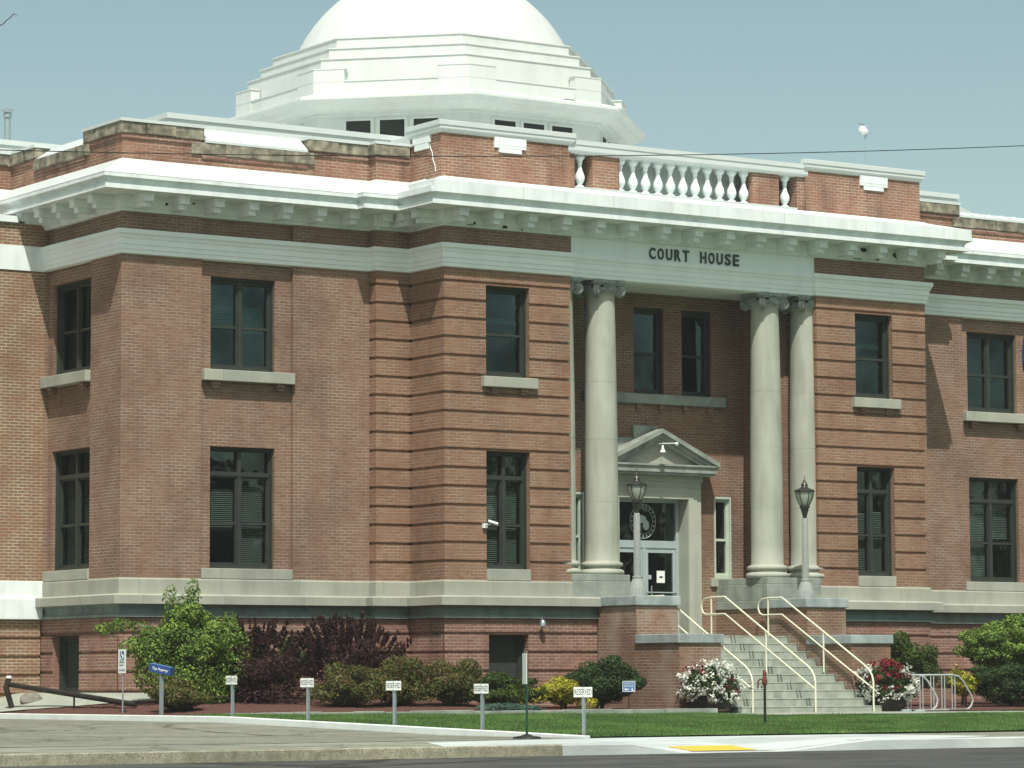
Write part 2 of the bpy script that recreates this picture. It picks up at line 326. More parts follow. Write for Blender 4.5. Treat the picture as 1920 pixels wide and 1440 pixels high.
    def build_split(s, name, mat, parent=None, bevel=0, gap=.015, **k):
        n = len(s.v); par = list(range(n))
        def find(a):
            while par[a] != a: par[a] = par[par[a]]; a = par[a]
            return a
        for f in s.f:
            r = find(f[0])
            for i in f[1:]: par[find(i)] = r
        comp = {}
        for i in range(n): comp.setdefault(find(i), []).append(i)
        keys = list(comp); V = np.array(s.v, float); bb = np.array([[*V[comp[c]].min(0), *V[comp[c]].max(0)] for c in keys])
        cp = list(range(len(keys)))
        def f2(a):
            while cp[a] != a: cp[a] = cp[cp[a]]; a = cp[a]
            return a
        for i in range(len(keys)):
            hit = np.where(np.all(bb[:, :3] <= bb[i, 3:]+gap, 1) & np.all(bb[:, 3:] >= bb[i, :3]-gap, 1))[0]
            for j in hit: cp[f2(int(j))] = f2(i)
        lab = {keys[i]: f2(i) for i in range(len(keys))}; groups = {}
        for f in s.f: groups.setdefault(lab[find(f[0])], []).append(f)
        out = []
        for g, fs in groups.items():
            ids = sorted({i for f in fs for i in f}); mp = {a: b for b, a in enumerate(ids)}
            m = MB(); m.v = [s.v[i] for i in ids]; m.f = [tuple(mp[i] for i in f) for f in fs]
            out.append(m.build(name, mat, parent, bevel=bevel, **k))
        return out
def thing(name, label, cat, loc=(0,0,0), group=None):
    o = bpy.data.objects.new(name, None); COL.objects.link(o); o.location = loc; o.empty_display_size = .2
    o['label'] = label; o['category'] = cat; o['_org'] = tuple(loc)
    if group: o['group'] = group
    return o
def tag(o, label, cat, group=None):
    o['label'] = label; o['category'] = cat
    if group: o['group'] = group
    return o
def struct(o, label=None, kind='structure', cat=None):
    o['kind'] = kind
    if label: o['label'] = label
    if cat: o['category'] = cat
    return o
def dup(root, delta, label, rotz=0, group=None):
    r = root.copy(); COL.objects.link(r); r.location = root.location+Vector(delta); r.rotation_euler = (0, 0, rotz); r['label'] = label
    if group: r['group'] = group
    for ch in root.children:
        c = ch.copy(); COL.objects.link(c); c.parent = r
        for g in ch.children:
            d = g.copy(); COL.objects.link(d); d.parent = c
    return r
def textobj(txt, size, xf, mat, parent, name='lettering', w=None, h=None, ext=.004, off=0, org=(0,0,0)):
    cu = bpy.data.curves.new('t', 'FONT'); cu.body = txt; cu.size = 1; cu.extrude = 0; cu.offset = off; cu.resolution_u = 3
    ob = bpy.data.objects.new('t', cu); COL.objects.link(ob)
    dg = bpy.context.evaluated_depsgraph_get(); me = bpy.data.meshes.new_from_object(ob.evaluated_get(dg))
    bpy.data.objects.remove(ob)
    co = np.array([v.co[:] for v in me.vertices]); mn = co.min(0); mx = co.max(0)
    sx = (w/(mx[0]-mn[0])) if w else size; sz = (h/(mx[1]-mn[1])) if h else size
    for v in me.vertices:
        p = Vector(((v.co.x-mn[0])*sx, (v.co.y-mn[1])*sz, 0)); v.co = xf(p.x, p.y)-Vector(org)
    bm = bmesh.new(); bm.from_mesh(me)
    n = (xf(1, 0)-xf(0, 0)).cross(xf(0, 1)-xf(0, 0)).normalized()
    r = bmesh.ops.extrude_face_region(bm, geom=bm.faces[:])
    for e in r['geom']:
        if isinstance(e, bmesh.types.BMVert): e.co += n*ext
    bmesh.ops.recalc_face_normals(bm, faces=bm.faces); bm.to_mesh(me); bm.free()
    me.name = name; o = bpy.data.objects.new(name, me); COL.objects.link(o); me.materials.clear(); me.materials.append(MT[mat])
    if parent is not None: o.parent = parent
    return o

# ------------------------------------------------------------------ wall helpers: local (u, d, z), d = depth inwards
def frame(P, u, n_in):
    P, u, n_in = Vector(P), Vector(u), Vector(n_in)
    return lambda a, d, z: P+u*a+n_in*d+Vector((0, 0, z))
def slabs(M, u0, u1, z0, z1, holes, d0, d1):
    zs = sorted({z0, z1, *[z for h in holes for z in h[2:4] if z0 < z < z1]})
    for a, b in zip(zs, zs[1:]):
        cut = sorted((h[0], h[1]) for h in holes if h[2] <= a+1e-6 and h[3] >= b-1e-6 and h[1] > u0 and h[0] < u1); x = u0
        for c, d in cut:
            if c > x: M.box(x, c, d0, d1, a, b)
            x = max(x, d)
        if x < u1: M.box(x, u1, d0, d1, a, b)
GR = [3.65+.4067*k for k in range(16)]
GRB = [2.09-.4067*k for k in range(5)]
def rust(M, u0, u1, z0, z1, holes, gro, e0=.045, e1=.045, thick=.4):
    slabs(M, u0+e0, u1-e1, z0, z1, holes, .045, thick)
    gs = sorted(g for g in gro if z0 < g < z1); lo = [z0]+[g+.028 for g in gs]; hi = [g-.028 for g in gs]+[z1]
    for a, b in zip(lo, hi): slabs(M, u0, u1, a, b, holes, 0, .046)

LX, RX = -6.95, 20.7     # building ends
WY, PY, VY = 1.7, 1.41, 0.0
FRONT = lambda y: frame((0, y, 0), (1, 0, 0), (0, 1, 0))
LEFTF = lambda x: frame((x, 0, 0), (0, 1, 0), (1, 0, 0))
RIGHTF = lambda x: frame((x, 0, 0), (0, 1, 0), (-1, 0, 0))
CH = thing('courthouse', 'red brick courthouse with stepped white dome, columned porch and COURT HOUSE on its frieze', 'courthouse', (6.85, 0, 0))
CH.location = (0, 0, 0); CH['_org'] = (0, 0, 0)

# ---------------- windows
PW = (1.08, 2.23); PWR = (11.53, 12.68)
ZL = (3.23, 6.06); ZU = (7.56, 9.70)
WW = (-4.78, -3.20); WWR = (16.62, 18.26)
SIDEW = (3.30, 5.13)
def window(T, u0, u1, z0, z1, cols=1, transom=False, mat='olive', depth=.20, blind=None, sill=None, pane='glass', fw_=.068, mid=True, sillmat='stone', name='window'):
    M = MB(T); d0, d1 = depth, depth+.07
    M.box(u0, u0+fw_, d0, d1, z0, z1).box(u1-fw_, u1, d0, d1, z0, z1)
    M.box(u0+fw_, u1-fw_, d0+.004, d1, z1-fw_*1.3, z1).box(u0+fw_, u1-fw_, d0-.03, d1, z0, z0+fw_*1.25)
    # brickmould stepping outwards
    M.box(u0, u0+.035, d0-.06, d0-.001, z0, z1).box(u1-.035, u1, d0-.06, d0-.001, z0, z1).box(u0+.035, u1-.035, d0-.06, d0-.001, z1-.05, z1)
    a, b = u0+fw_, u1-fw_; zt = z1-fw_*1.3; zb = z0+fw_*1.25; ztr = zt
    if transom:
        ztr = zt-(z1-z0)*.185; M.box(a, b, d0-.012, d1-.004, ztr-.045, ztr+.045)
    w = (b-a)/cols
    for c in range(1, cols): M.box(a+w*c-.042, a+w*c+.042, d0-.008, d1-.006, zb, zt)
    for c in range(cols):
        x0 = a+w*c+(.042 if c else 0); x1 = a+w*(c+1)-(.042 if c < cols-1 else 0); top = ztr-.045 if transom else zt
        M.box(x0, x0+.036, d0+.02, d1+.02, zb, top).box(x1-.036, x1, d0+.02, d1+.02, zb, top)
        if mid: zm = zb+(top-zb)*.47; M.box(x0+.036, x1-.036, d0+.016, d1+.03, zm-.028, zm+.028)
        M.box(x0+.036, x1-.036, d0+.024, d1+.016, zb, zb+.05).box(x0+.036, x1-.036, d0+.024, d1+.016, top-.04, top)
    wobj = M.build(name, mat, CH)
    MB(T).add([(a, d1+.01, zb), (b, d1+.01, zb), (b, d1+.01, zt), (a, d1+.01, zt)], [(0, 1, 2, 3)]).build('pane', pane, wobj)
    if blind:
        Bm = MB(T)
        for c in range(cols):
            lo, hi = blind[c % len(blind)]
            if hi <= lo: continue
            x0 = a+w*c+.06; x1 = a+w*(c+1)-.06; z = zb+(zt-zb)*lo; ze = zb+(zt-zb)*hi
            while z < ze:
                Bm.add([(x0, d1+.09, z), (x1, d1+.09, z), (x1, d1+.115, z+.030), (x0, d1+.115, z+.030)], [(0, 1, 2, 3)]); z += .043
        if Bm.v: Bm.build('blind', 'blind', wobj)
    if sill:
        s0, s1, sz0, sz1, pr = sill
        MB(T).box(s0, s1, -pr, .22, sz0, sz1).build('sill', sillmat, wobj, bevel=.012)
    return wobj
def corbels(M, T, u0, u1, z):
    for c in (u0+.33, u1-.33):
        M.box(c-.10, c+.10, -.07, .05, z-.075, z-.002).box(c-.075, c+.075, -.04, .05, z-.14, z-.077)

walls = MB(); T = FRONT(VY); walls.T = T
hP = [(PW[0], PW[1], 3.3, ZL[1]), (PW[0], PW[1], ZU[0]+.12, ZU[1])]
hPR = [(PWR[0], PWR[1], 3.3, ZL[1]), (PWR[0], PWR[1], ZU[0]+.12, ZU[1])]
rust(walls, 0, 3.33, 2.5, 10.0, hP, GR); rust(walls, 10.36, 13.71, 2.5, 10.0, hPR, GR)
walls.T = LEFTF(0); rust(walls, .05, PY, 2.5, 10.0, [], GR, e0=.35, e1=0)
walls.T = FRONT(PY); rust(walls, -.87, -.002, 2.5, 10.0, [], GR, e1=0)
walls.T = LEFTF(-.87); rust(walls, PY+.05, WY, 2.5, 10.0, [], GR, e0=.3, e1=0, thick=.3)
walls.T = RIGHTF(13.71); rust(walls, .05, PY, 2.5, 10.0, [], GR, e0=.35, e1=0)
walls.T = FRONT(PY); rust(walls, 13.712, 14.58, 2.5, 10.0, [], GR, e0=0)
walls.T = LEFTF(10.36); rust(walls, .05, .9, 2.5, 10.0, [], GR, e0=.35, e1=0)
walls.T = RIGHTF(3.33); rust(walls, .05, .9, 2.5, 10.0, [], GR, e0=.35, e1=0)
walls.build_split('brick_wall', 'brick_pavilion', CH)
walls = MB()
# wings, with the recessed window bay
def wing(u0, u1, b0, b1, w0, w1):
    walls.T = FRONT(WY); h = [(w0, w1, 3.3, ZL[1]), (w0, w1, ZU[0]+.1, ZU[1])]
    slabs(walls, u0, b0, 2.5, 11.3, [], 0, .42); slabs(walls, b1, u1, 2.5, 11.3, [], 0, .42)
    slabs(walls, b0, b1, 2.5, 11.3, h, .09, .42)
wing(LX, -.87, -5.04, -2.80, *WW); wing(14.58, RX, 16.38, 18.62, *WWR)
walls.T = LEFTF(LX); hS = [(SIDEW[0], SIDEW[1], 3.3, ZL[1]), (SIDEW[0], SIDEW[1], ZU[0]+.1, ZU[1])]
slabs(walls, WY+.421, 3.12, 2.5, 11.3, [], 0, .42); slabs(walls, 5.345, 7.4, 2.5, 11.3, [], 0, .42); slabs(walls, 3.12, 5.344, 2.5, 11.3, hS, .09, .42)
walls.build_split('brick_wall', 'brick', CH)
# frieze band above the architrave, parapets
fr = MB(FRONT(VY)); fr.box(0, 3.36, 0, .4, 10.0, 11.3).box(10.34, 13.71, 0, .4, 10.0, 11.3)
fr.T = LEFTF(0); fr.box(.401, PY+.3, 0, .4, 10.0, 11.3); fr.T = RIGHTF(13.71); fr.box(.401, PY+.3, 0, .4, 10.0, 11.3)
fr.T = FRONT(PY); fr.box(-.87, -.001, 0, .5, 10.0, 11.3).box(13.711, 14.58, 0, .5, 10.0, 11.3)
fr.build_split('brick_frieze', 'brick', CH)
# rear wall of the porch with openings
DOOR = (5.85, 7.87, 2.05, 5.30)
PWN = [(5.05, 5.91), (6.44, 7.30), (7.83, 8.70)]
NWN = [(4.49, 4.98), (8.73, 9.22)]
pb = MB(FRONT(1.9)); hb = [(DOOR[0], DOOR[1], DOOR[2], DOOR[3])]+[(a, b, 7.70, 9.73) for a, b in PWN]+[(a, b, 3.44, 5.36) for a, b in NWN]
slabs(pb, 4.05, 9.65, 1.7, 10.2, hb, 0, .5)
pb.T = None; pb.box(9.65, 10.355, .901, 2.4, 1.7, 10.2).box(3.335, 4.05, .901, 2.4, 1.7, 10.2)
pb.T = FRONT(1.9)
for c in (5.2, 5.75, 6.55, 7.2, 7.9, 8.6): pb.box(c-.07, c+.07, -.07, .02, 7.34, 7.47).box(c-.05, c+.05, -.04, .02, 7.27, 7.339)
for a, b in NWN:      # flat arches of upright bricks
    pb.box(a-.12, b+.12, -.006, .02, 5.37, 5.66)
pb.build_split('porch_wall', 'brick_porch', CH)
corb = MB(); 
for Tw, a, b, z in ((FRONT(VY), .95, 2.38, 7.46), (FRONT(VY), 11.40, 12.85, 7.46), (FRONT(WY), -5.04, -2.8, 7.45), (FRONT(WY), 16.38, 18.62, 7.45), (LEFTF(LX), 3.12, 5.33, 7.45)):
    corb.T = Tw; corbels(corb, Tw, a, b, z)
corb.build_split('sill_corbel', 'brick', CH)
# windows
T = FRONT(VY); BL = [(.0, .93)]
for (a, b), bl in ((PW, [(.0, .70), (.0, .70)]), (PWR, [(.02, .58), (.0, .60)])):
    window(T, a, b, 3.485, ZL[1], 2, True, blind=bl, sill=(a+.002, b-.002, 3.235, 3.485, .03), depth=.2)
    window(T, a, b, 7.70, ZU[1], 1, False, blind=[(.62, .95)], sill=(a-.12, b+.16, 7.46, 7.69, .12), depth=.2, pane='glass_dark')
T = FRONT(WY)
window(T, *WW, 3.46, ZL[1], 2, True, blind=[(.30, .66), (.02, .70)], sill=(-5.03, -2.81, 3.235, 3.46, .03), depth=.24)
window(T, *WW, 7.70, ZU[1], 2, False, blind=[(.48, .93), (.42, .9)], sill=(-5.03, -2.81, 7.45, 7.69, .12), depth=.24, pane='glass_dark')
window(T, *WWR, 3.46, ZL[1], 2, True, blind=[(.0, .72), (.42, .70)], sill=(16.39, 18.61, 3.235, 3.46, .03), depth=.24)
window(T, *WWR, 7.70, ZU[1], 2, False, sill=(16.39, 18.61, 7.45, 7.69, .12), depth=.24, pane='glass_dark')
T = LEFTF(LX)
window(T, *SIDEW, 3.46, ZL[1], 2, True, blind=[(.0, .6)], sill=(3.13, 5.33, 3.235, 3.46, .03), depth=.24, pane='glass_dark')
window(T, *SIDEW, 7.70, ZU[1], 2, False, sill=(3.13, 5.33, 7.45, 7.69, .12), depth=.24, pane='glass_dark')
T = FRONT(1.9)
for a, b in PWN: window(T, a, b, 7.70, 9.73, 1, False, blind=[(.5, .9)], depth=.12, pane='glass_dark')
MB(T).box(4.95, 9.03, -.12, .1, 7.47, 7.699).build('long_sill', 'stone_grey', CH, bevel=.01)
for a, b in NWN: window(T, a, b, 3.44, 5.36, 1, False, mat='pale_frame', depth=.03, fw_=.06, sill=(a-.13, b+.15, 3.24, 3.435, .07), blind=None)
# ---------------- basement
bs = MB(); BH = (1.12, 2.16, .75, 2.06)
bs.T = FRONT(-.02); rust(bs, -.02, 4.0, .2, 2.43, [BH], GRB); rust(bs, 9.71, 13.73, .2, 2.43, [(11.5, 12.6, .75, 2.06)], GRB)
bs.T = LEFTF(-.02); rust(bs, 0.0, PY-.02, .2, 2.43, [], GRB, e0=.3, e1=0)
bs.T = FRONT(PY-.02); rust(bs, -.89, -.022, .2, 2.43, [], GRB, e1=0)
bs.T = LEFTF(-.89); rust(bs, PY, WY-.02, .2, 2.43, [], GRB, e0=.25, e1=0, thick=.28)
bs.T = FRONT(WY-.02); rust(bs, LX-.02, -.892, .2, 2.43, [], GRB, e1=0); rust(bs, 14.602, RX+.02, .2, 2.43, [], GRB, e0=0)
bs.T = RIGHTF(13.73); rust(bs, 0, PY-.02, .2, 2.43, [], GRB, e0=.3, e1=0)
bs.T = FRONT(PY-.02); rust(bs, 13.732, 14.60, .2, 2.43, [], GRB, e0=0)
SB = (3.52, 4.86, .8, 2.06)
bs.T = LEFTF(LX-.02); rust(bs, WY, 7.2, .2, 2.43, [SB], GRB, e0=.35, e1=0)
bs.build_split('basement_wall', 'brick_base', CH)
window(FRONT(-.02), BH[0], BH[1], BH[2], BH[3], 1, False, mat='olive', depth=.25, pane='screen', mid=False, name='basement_window')
window(FRONT(-.02), 11.5, 12.6, .75, 2.06, 1, False, mat='olive', depth=.25, pane='screen', mid=False, name='basement_window')
window(LEFTF(LX-.02), SB[0], SB[1], SB[2], SB[3], 1, False, mat='olive', depth=.25, pane='screen', mid=False, name='basement_window')
MB(LEFTF(LX-.02)).box(SB[0]-.1, SB[1]+.1, -.2, .1, .5, .8).build('areaway_curb', 'dark', CH)
# ---------------- plan paths
FOOT = [(LX, 7.13), (LX, WY), (-.87, WY), (-.87, PY), (0, PY), (0, 0), (13.71, 0), (13.71, PY), (14.58, PY), (14.58, WY), (RX, WY), (RX, 18)]
FOOTL = [(-14, 7.13)]+FOOT
PL = FOOT[:7][:6]+[(3.33, 0), (3.33, .5)]
PL = [(LX, 7.13), (LX, WY), (-.87, WY), (-.87, PY), (0, PY), (0, 0), (3.33, 0), (3.33, .5)]
PR = [(10.36, .5), (10.36, 0), (13.71, 0), (13.71, PY), (14.58, PY), (14.58, WY), (RX, WY), (RX, 18)]
ARCH = [(-.05, 10.02), (.045, 10.05), (.045, 10.135), (.065, 10.14), (.065, 10.235), (.085, 10.24), (.085, 10.345), (.095, 10.36), (.105, 10.38), (.115, 10.42), (.135, 10.45), (.15, 10.46), (.15, 10.545), (.135, 10.555), (-.05, 10.57)]
MB().sweep(PL, ARCH).sweep(PR, ARCH).build_split('architrave', 'trim', CH)
# porch entablature: recessed a little behind the pier ends
ARCH2 = [(o*.9, z) for o, z in ARCH]
pe = MB(); pe.sweep([(3.2, .12), (10.5, .12)], ARCH2)
pe.build('porch_architrave', 'trim', CH)
MB().box(3.361, 10.339, .03, .85, 10.555, 11.3).box(3.34, 10.35, .17, .85, 10.052, 10.554).build_split('frieze_panel', 'trim', CH)
MB().box(3.34, 10.35, .851, 1.899, 10.06, 10.25).build('porch_ceiling', 'cream', CH)
# water table with cove
WT = [(-.1, 3.20), (.0, 3.235), (.02, 3.228), (.035, 3.205), (.035, 2.905), (.215, 2.885), (.235, 2.865), (.235, 2.69), (.06, 2.685), (-.1, 2.68)]
CV = [(-.1, 2.684), (.08, 2.684), (.065, 2.665), (.025, 2.63), (.01, 2.57), (.02, 2.51), (.055, 2.475), (.095, 2.468), (.095, 2.42), (.045, 2.415), (-.1, 2.41)]
WPL = [(LX, 7.13), (LX, WY), (-.87, WY), (-.87, PY), (0, PY), (0, 0), (4.0, 0)]; WPR = [(9.70, 0), (13.71, 0), (13.71, PY), (14.58, PY), (14.58, WY), (RX, WY), (RX, 18)]
MB().sweep(WPL, WT).sweep(WPR, WT).build_split('water_table', 'stone', CH)
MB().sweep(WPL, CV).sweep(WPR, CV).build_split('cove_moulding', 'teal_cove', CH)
# podiums under the columns
for a, b, s in ((3.45, 4.90, 1), (8.80, 10.25, -1)):
    q = MB(); q.box(a-(.13 if s > 0 else 0), b+(.13 if s < 0 else 0), -.03, 1.899, 3.262, 3.41)
    q.box(a-.12 if s > 0 else a-.02, b+.02 if s > 0 else b+.12, -.04, 1.898, 2.88, 3.26)
    q.box(a-.12 if s > 0 else a-.06, b+.06 if s > 0 else b+.12, -.10, 1.897, 2.69, 2.879)
    q.build('column_podium', 'stone_grey', CH, bevel=.012)
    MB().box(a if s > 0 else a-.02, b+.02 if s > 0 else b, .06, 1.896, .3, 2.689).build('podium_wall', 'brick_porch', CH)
MB().box(4.93, 8.78, -.85, 2.6, 1.0, 2.05).build('landing', 'step', CH)
# ---------------- cornice
CORN = [(-.05, 10.93), (.03, 10.945), (.05, 10.99), (.085, 11.02), (.10, 11.035), (.10, 11.285), (.77, 11.285), (.77, 11.38), (.70, 11.385), (.69, 11.42), (.715, 11.475), (.775, 11.505), (.83, 11.52), (.83, 11.60), (.80, 11.615), (.0, 12.03), (-.15, 12.05)]
MB().sweep([(-14, 7.13)]+FOOT, CORN).build('cornice', 'cream', CH)
# taller fascia box across the porch block, with a narrow gutter behind
cf = MB(); cf.box(-.79, 14.50, -.836, -.802, 11.53, 11.80).box(-.79, 14.50, -.80, .2, 11.62, 11.79)
cf.add([(-.79, -.80, 11.80), (14.5, -.80, 11.80), (13.71, .14, 12.04), (0, .14, 12.04)], [(0, 1, 2, 3)])
cf.box(-.836, -.802, -.80, .62, 11.53, 11.66)
cf.build_split('gutter_fascia', 'cream', CH)
roofc = MB()      # white metal skirts on the cornice
ex = [(.835, 11.605), (.80, 11.63), (.01, 12.06), (.01, 12.0), (.79, 11.60)]
roofc.sweep([(-14, 7.13), (LX, 7.13), (LX, WY), (-.87, WY), (-.87, PY), (0, PY), (0, .72)], ex)
roofc.sweep([(13.71, .72), (13.71, PY), (14.58, PY), (14.58, WY), (RX, WY), (RX, 18)], ex)
roofc.build_split('cornice_flashing', 'white', CH)
# modillions
mo = MB()
def modil(T, u):
    mo.T = T; mo.box(u-.115, u+.115, -.60, -.09, 11.10, 11.283).box(u-.085, u+.085, -.50, -.09, 10.99, 11.099)
    mo.box(u-.13, u+.13, -.62, -.09, 11.235, 11.282)
x = .14
while x < 13.8: modil(FRONT(VY), x); x += .908
for y in (.62, 1.2): modil(LEFTF(0), y-.35)
x = -6.62
while x < -.3: modil(FRONT(WY), x); x += .84
x = 15.2
while x < 20.7: modil(FRONT(WY), x); x += .84
y = 2.0
while y < 6.6: modil(LEFTF(LX), y); y += .86
modil(FRONT(PY), -.42)
mo.build_split('modillion', 'cream', CH)
# flaking paint and old nests on the cornice
def flake(x, z, y, w, h):
    m = MB(); k = 9; P = [(x+math.cos(i/k*6.28)*w*random.uniform(.5, 1), z+math.sin(i/k*6.28)*h*random.uniform(.5, 1)) for i in range(k)]
    m.prism(P, y-.004, y, 'y'); return m.build('paint_flake', 'rust', CH)
for x, z, y, w, h in ((.72, 11.03, -.1, .05, .05), (.62, 10.985, -.086, .14, .015), (1.52, 11.0, -.1, .09, .05), (1.98, 11.0, -.1, .03, .06), (2.25, 11.18, -.1, .05, .03), (11.75, 11.2, -.1, .14, .07), (12.75, 11.15, -.1, .12, .10), (12.9, 11.02, -.1, .09, .05), (12.15, 11.02, -.1, .10, .04), (11.6, 10.985, -.086, .2, .012), (3.1, 11.1, -.1, .03, .08), (-5.95, 11.14, 1.6, .05, .04), (-5.3, 11.2, 1.6, .06, .02)): flake(x, z, y, w, h)
ck = MB(); pts_ = [(-.003, .62, 12.85), (-.003, .56, 12.7), (-.003, .50, 12.62), (-.003, .47, 12.45), (-.003, .38, 12.30), (-.003, .36, 12.18)]
ck.T = lambda a, b, c: (a+.018, b, c)
ck.tube(pts_, .012, 4); ck.build('repointed_crack', 'cream', CH)
# ---------------- letters
def lettering(word, x0, x1):
    n = len(word); p = (x1-x0+.06)/n
    for i, ch in enumerate(word):
        textobj(ch, 1, lambda a, b, o=x0+i*p: Vector((o+a, .028, 10.585+b)), 'letters', CH, 'letter', w=p-.065, h=.262, ext=.03, off=.018)
lettering('COURT', 5.53, 6.66); lettering('HOUSE', 6.98, 8.10)
# ---------------- columns
def column(cx, cy):
    c = MB(); prof = []
    for i in range(15):
        t = i/14; r = .377-.052*max(0, (t-.28)/.72)**1.5; prof.append((r, 3.74+t*(9.70-3.74)))
    c.lathe([(.40, 3.70)]+prof+[(.345, 9.71), (.355, 9.74), (.345, 9.76)], (cx, cy, 0), 40)
    col = c.build('column', MT['limestone'], CH, smooth=True)
    b = MB(); b.lathe([(.30, 3.405), (.475, 3.412), (.50, 3.44), (.505, 3.47), (.49, 3.51), (.45, 3.535), (.43, 3.54), (.41, 3.56), (.415, 3.59), (.44, 3.60), (.468, 3.62), (.475, 3.65), (.46, 3.68), (.42, 3.70), (.39, 3.702)], (cx, cy, 0), 40)
    b.build('base', 'limestone', col, smooth=True)
    k = MB(); k.lathe([(.30, 9.72), (.36, 9.74), (.385, 9.78), (.40, 9.83), (.40, 9.87), (.33, 9.90)], (cx, cy, 0), 28)
    # abacus with concave sides
    pts = []
    for q in range(4):
        a = math.pi/4+q*math.pi/2; c0 = Vector((math.cos(a), math.sin(a)))*.56; t = Vector((-math.sin(a), math.cos(a)))*.07
        pts += [c0-t, c0+t]
        m = Vector((math.cos(a+math.pi/4), math.sin(a+math.pi/4)))*.355; pts.append(m)
    P2 = [(cx+p.x, cy+p.y) for p in pts]
    k.prism(P2, 9.97, 10.045, 'z'); k.prism([(cx+(p[0]-cx)*.93, cy+(p[1]-cy)*.93) for p in P2], 9.93, 9.969, 'z')
    for q in range(4):
        a = math.pi/4+q*math.pi/2; e = Vector((math.cos(a), math.sin(a), 0)); s = Vector((-math.sin(a), math.cos(a), 0)); zc = 9.80
        ctr = Vector((cx, cy, zc))+e*.445
        k.lathe([(.05, -.062), (.125, -.062), (.135, -.05), (.115, 0), (.135, .05), (.125, .062), (.05, .062)], ctr, 20, ax=(e, Vector((0, 0, 1)), s))
        for sg in (-1, 1):
            sp = []
            for i in range(34):
                th = math.pi/2+i*.42*(1); r = .118*(1-i/36); sp.append(ctr+s*sg*.064+e*(math.cos(th)*r)+Vector((0, 0, 1))*math.sin(th)*r)
            k.tube(sp, .017, 5)
        # scroll arm from the centre to the volute
        k.tube([Vector((cx, cy, 9.90))+e*.25, Vector((cx, cy, 9.935))+e*.35, Vector((cx, cy, 9.92))+e*.46], .035, 6)
        f = Vector((math.cos(a+math.pi/4), math.sin(a+math.pi/4), 0)); g = Vector((-f.y, f.x, 0))
        for w_ in (-2, -1, 0, 1, 2):      # carved leaves on each face
            k.sphere(Vector((cx, cy, 9.90-abs(w_)*.012))+f*.38+g*w_*.07, .03, .03, .05, 6, 5)
        for w_ in range(-3, 4):
            k.sphere(Vector((cx, cy, 9.815))+(f*math.cos(w_*.2)+g*math.sin(w_*.2))*.40, .022, .022, .035, 6, 4)
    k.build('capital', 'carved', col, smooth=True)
    j = MB()
    for z in (5.05, 6.45, 7.75): 
        r = .377-.052*max(0, ((z-3.74)/5.96-.28)/.72)**1.5; j.lathe([(r-.01, z-.004), (r+.0015, z-.003), (r+.0015, z+.003), (r-.01, z+.004)], (cx, cy, 0), 40)
    j.build_split('drum_joint', 'stone_grey', col)
for cx in (3.33, 4.49, 9.20, 10.37): column(cx, .48)
# ---------------- door, surround, pediment
T = FRONT(2.12); d = MB(T); a, b, z0, z1 = 5.85, 7.87, 2.05, 5.28
for x0, x1, y0, y1 in ((a, a+.09, z0, z1), (b-.09, b, z0, z1), (a+.09, b-.09, z1-.09, z1), (a+.09, b-.09, 4.13, 4.30)): d.box(x0, x1, 0, .1, y0, y1)
d.box(6.82, 6.90, .004, .096, z0, 4.13)
DR = d.build('door_frame', 'alu', CH)
for x0, x1 in ((a+.092, 6.818), (6.902, b-.092)):
    m = MB(T); m.box(x0, x0+.08, .02, .075, z0, 4.128).box(x1-.08, x1, .02, .075, z0, 4.128).box(x0+.08, x1-.08, .022, .073, 4.02, 4.128).box(x0+.08, x1-.08, .022, .073, z0, z0+.16).box(x0+.08, x1-.08, .03, .06, z0+.95, z0+.985)
    dl = m.build('door', 'alu', CH)
    MB(T).add([(x0+.08, .05, z0+.16), (x1-.08, .05, z0+.16), (x1-.08, .05, 4.02), (x0+.08, .05, 4.02)], [(0,1,2,3)]).build('pane', 'glass', dl)
    h = MB(T); hx = x1-.14 if x0 < 6.5 else x0+.14
    h.tube([(hx, -.03, 2.9), (hx, -.03, 3.25)], .014, 6); h.build('handle', 'galv', dl)
MB(T).add([(a+.09, .05, 4.30), (b-.09, .05, 4.30), (b-.09, .05, z1-.09), (a+.09, .05, z1-.09)], [(0,1,2,3)]).build('pane', 'glass', DR)
e = MB(T)
ring = lambda r, n=40: [(6.86+math.cos(i/n*6.2832)*r*.92, .044, 4.75+math.sin(i/n*6.2832)*r) for i in range(n+1)]
e.tube(ring(.40), .008, 4).tube(ring(.30), .006, 4)
e.sphere((6.80, .044, 4.80), .16, .004, .10, 10, 6).sphere((6.95, .044, 4.66), .09, .004, .12, 10, 6)
for i in range(20):
    t = i/20*6.2832; e.box(6.86+math.cos(t)*.35*.92-.015, 6.86+math.cos(t)*.35*.92+.015, .040, .046, 4.75+math.sin(t)*.35-.02, 4.75+math.sin(t)*.35+.02)
e.build('window_seal', 'alu', DR)
MB(T).box(6.93, 7.80, -.01, .012, 3.085, 3.11).box(5.93, 6.80, -.01, .012, 3.085, 3.11).build_split('push_bar', 'alu', DR)
MB(T).box(6.97, 7.06, .0, .018, 3.40, 3.50).build('lock_plate', 'alu', DR)
MB(T).box(7.22, 7.45, .004, .012, 3.32, 3.60).build('paper_notice', 'signwhite', DR)
MB(T).box(7.29, 7.39, -.002, .003, 3.44, 3.475).build('notice_print', 'ink', DR)
s = MB(FRONT(1.9)); 
slabs(s, 5.47, 8.25, 2.051, 5.66, [(a+.012, b-.012, 2.0, 5.262)], -.15, .215)
slabs(s, 5.60, 8.12, 2.051, 5.52, [(a+.012, b-.012, 2.0, 5.262)], -.175, -.151)
slabs(s, 5.73, 8.0, 2.051, 5.40, [(a+.012, b-.012, 2.0, 5.262)], -.195, -.1755)
s.box(5.44, 8.28, -.18, .05, 5.661, 5.80)
s.build('door_surround', 'limestone', CH, bevel=.006)
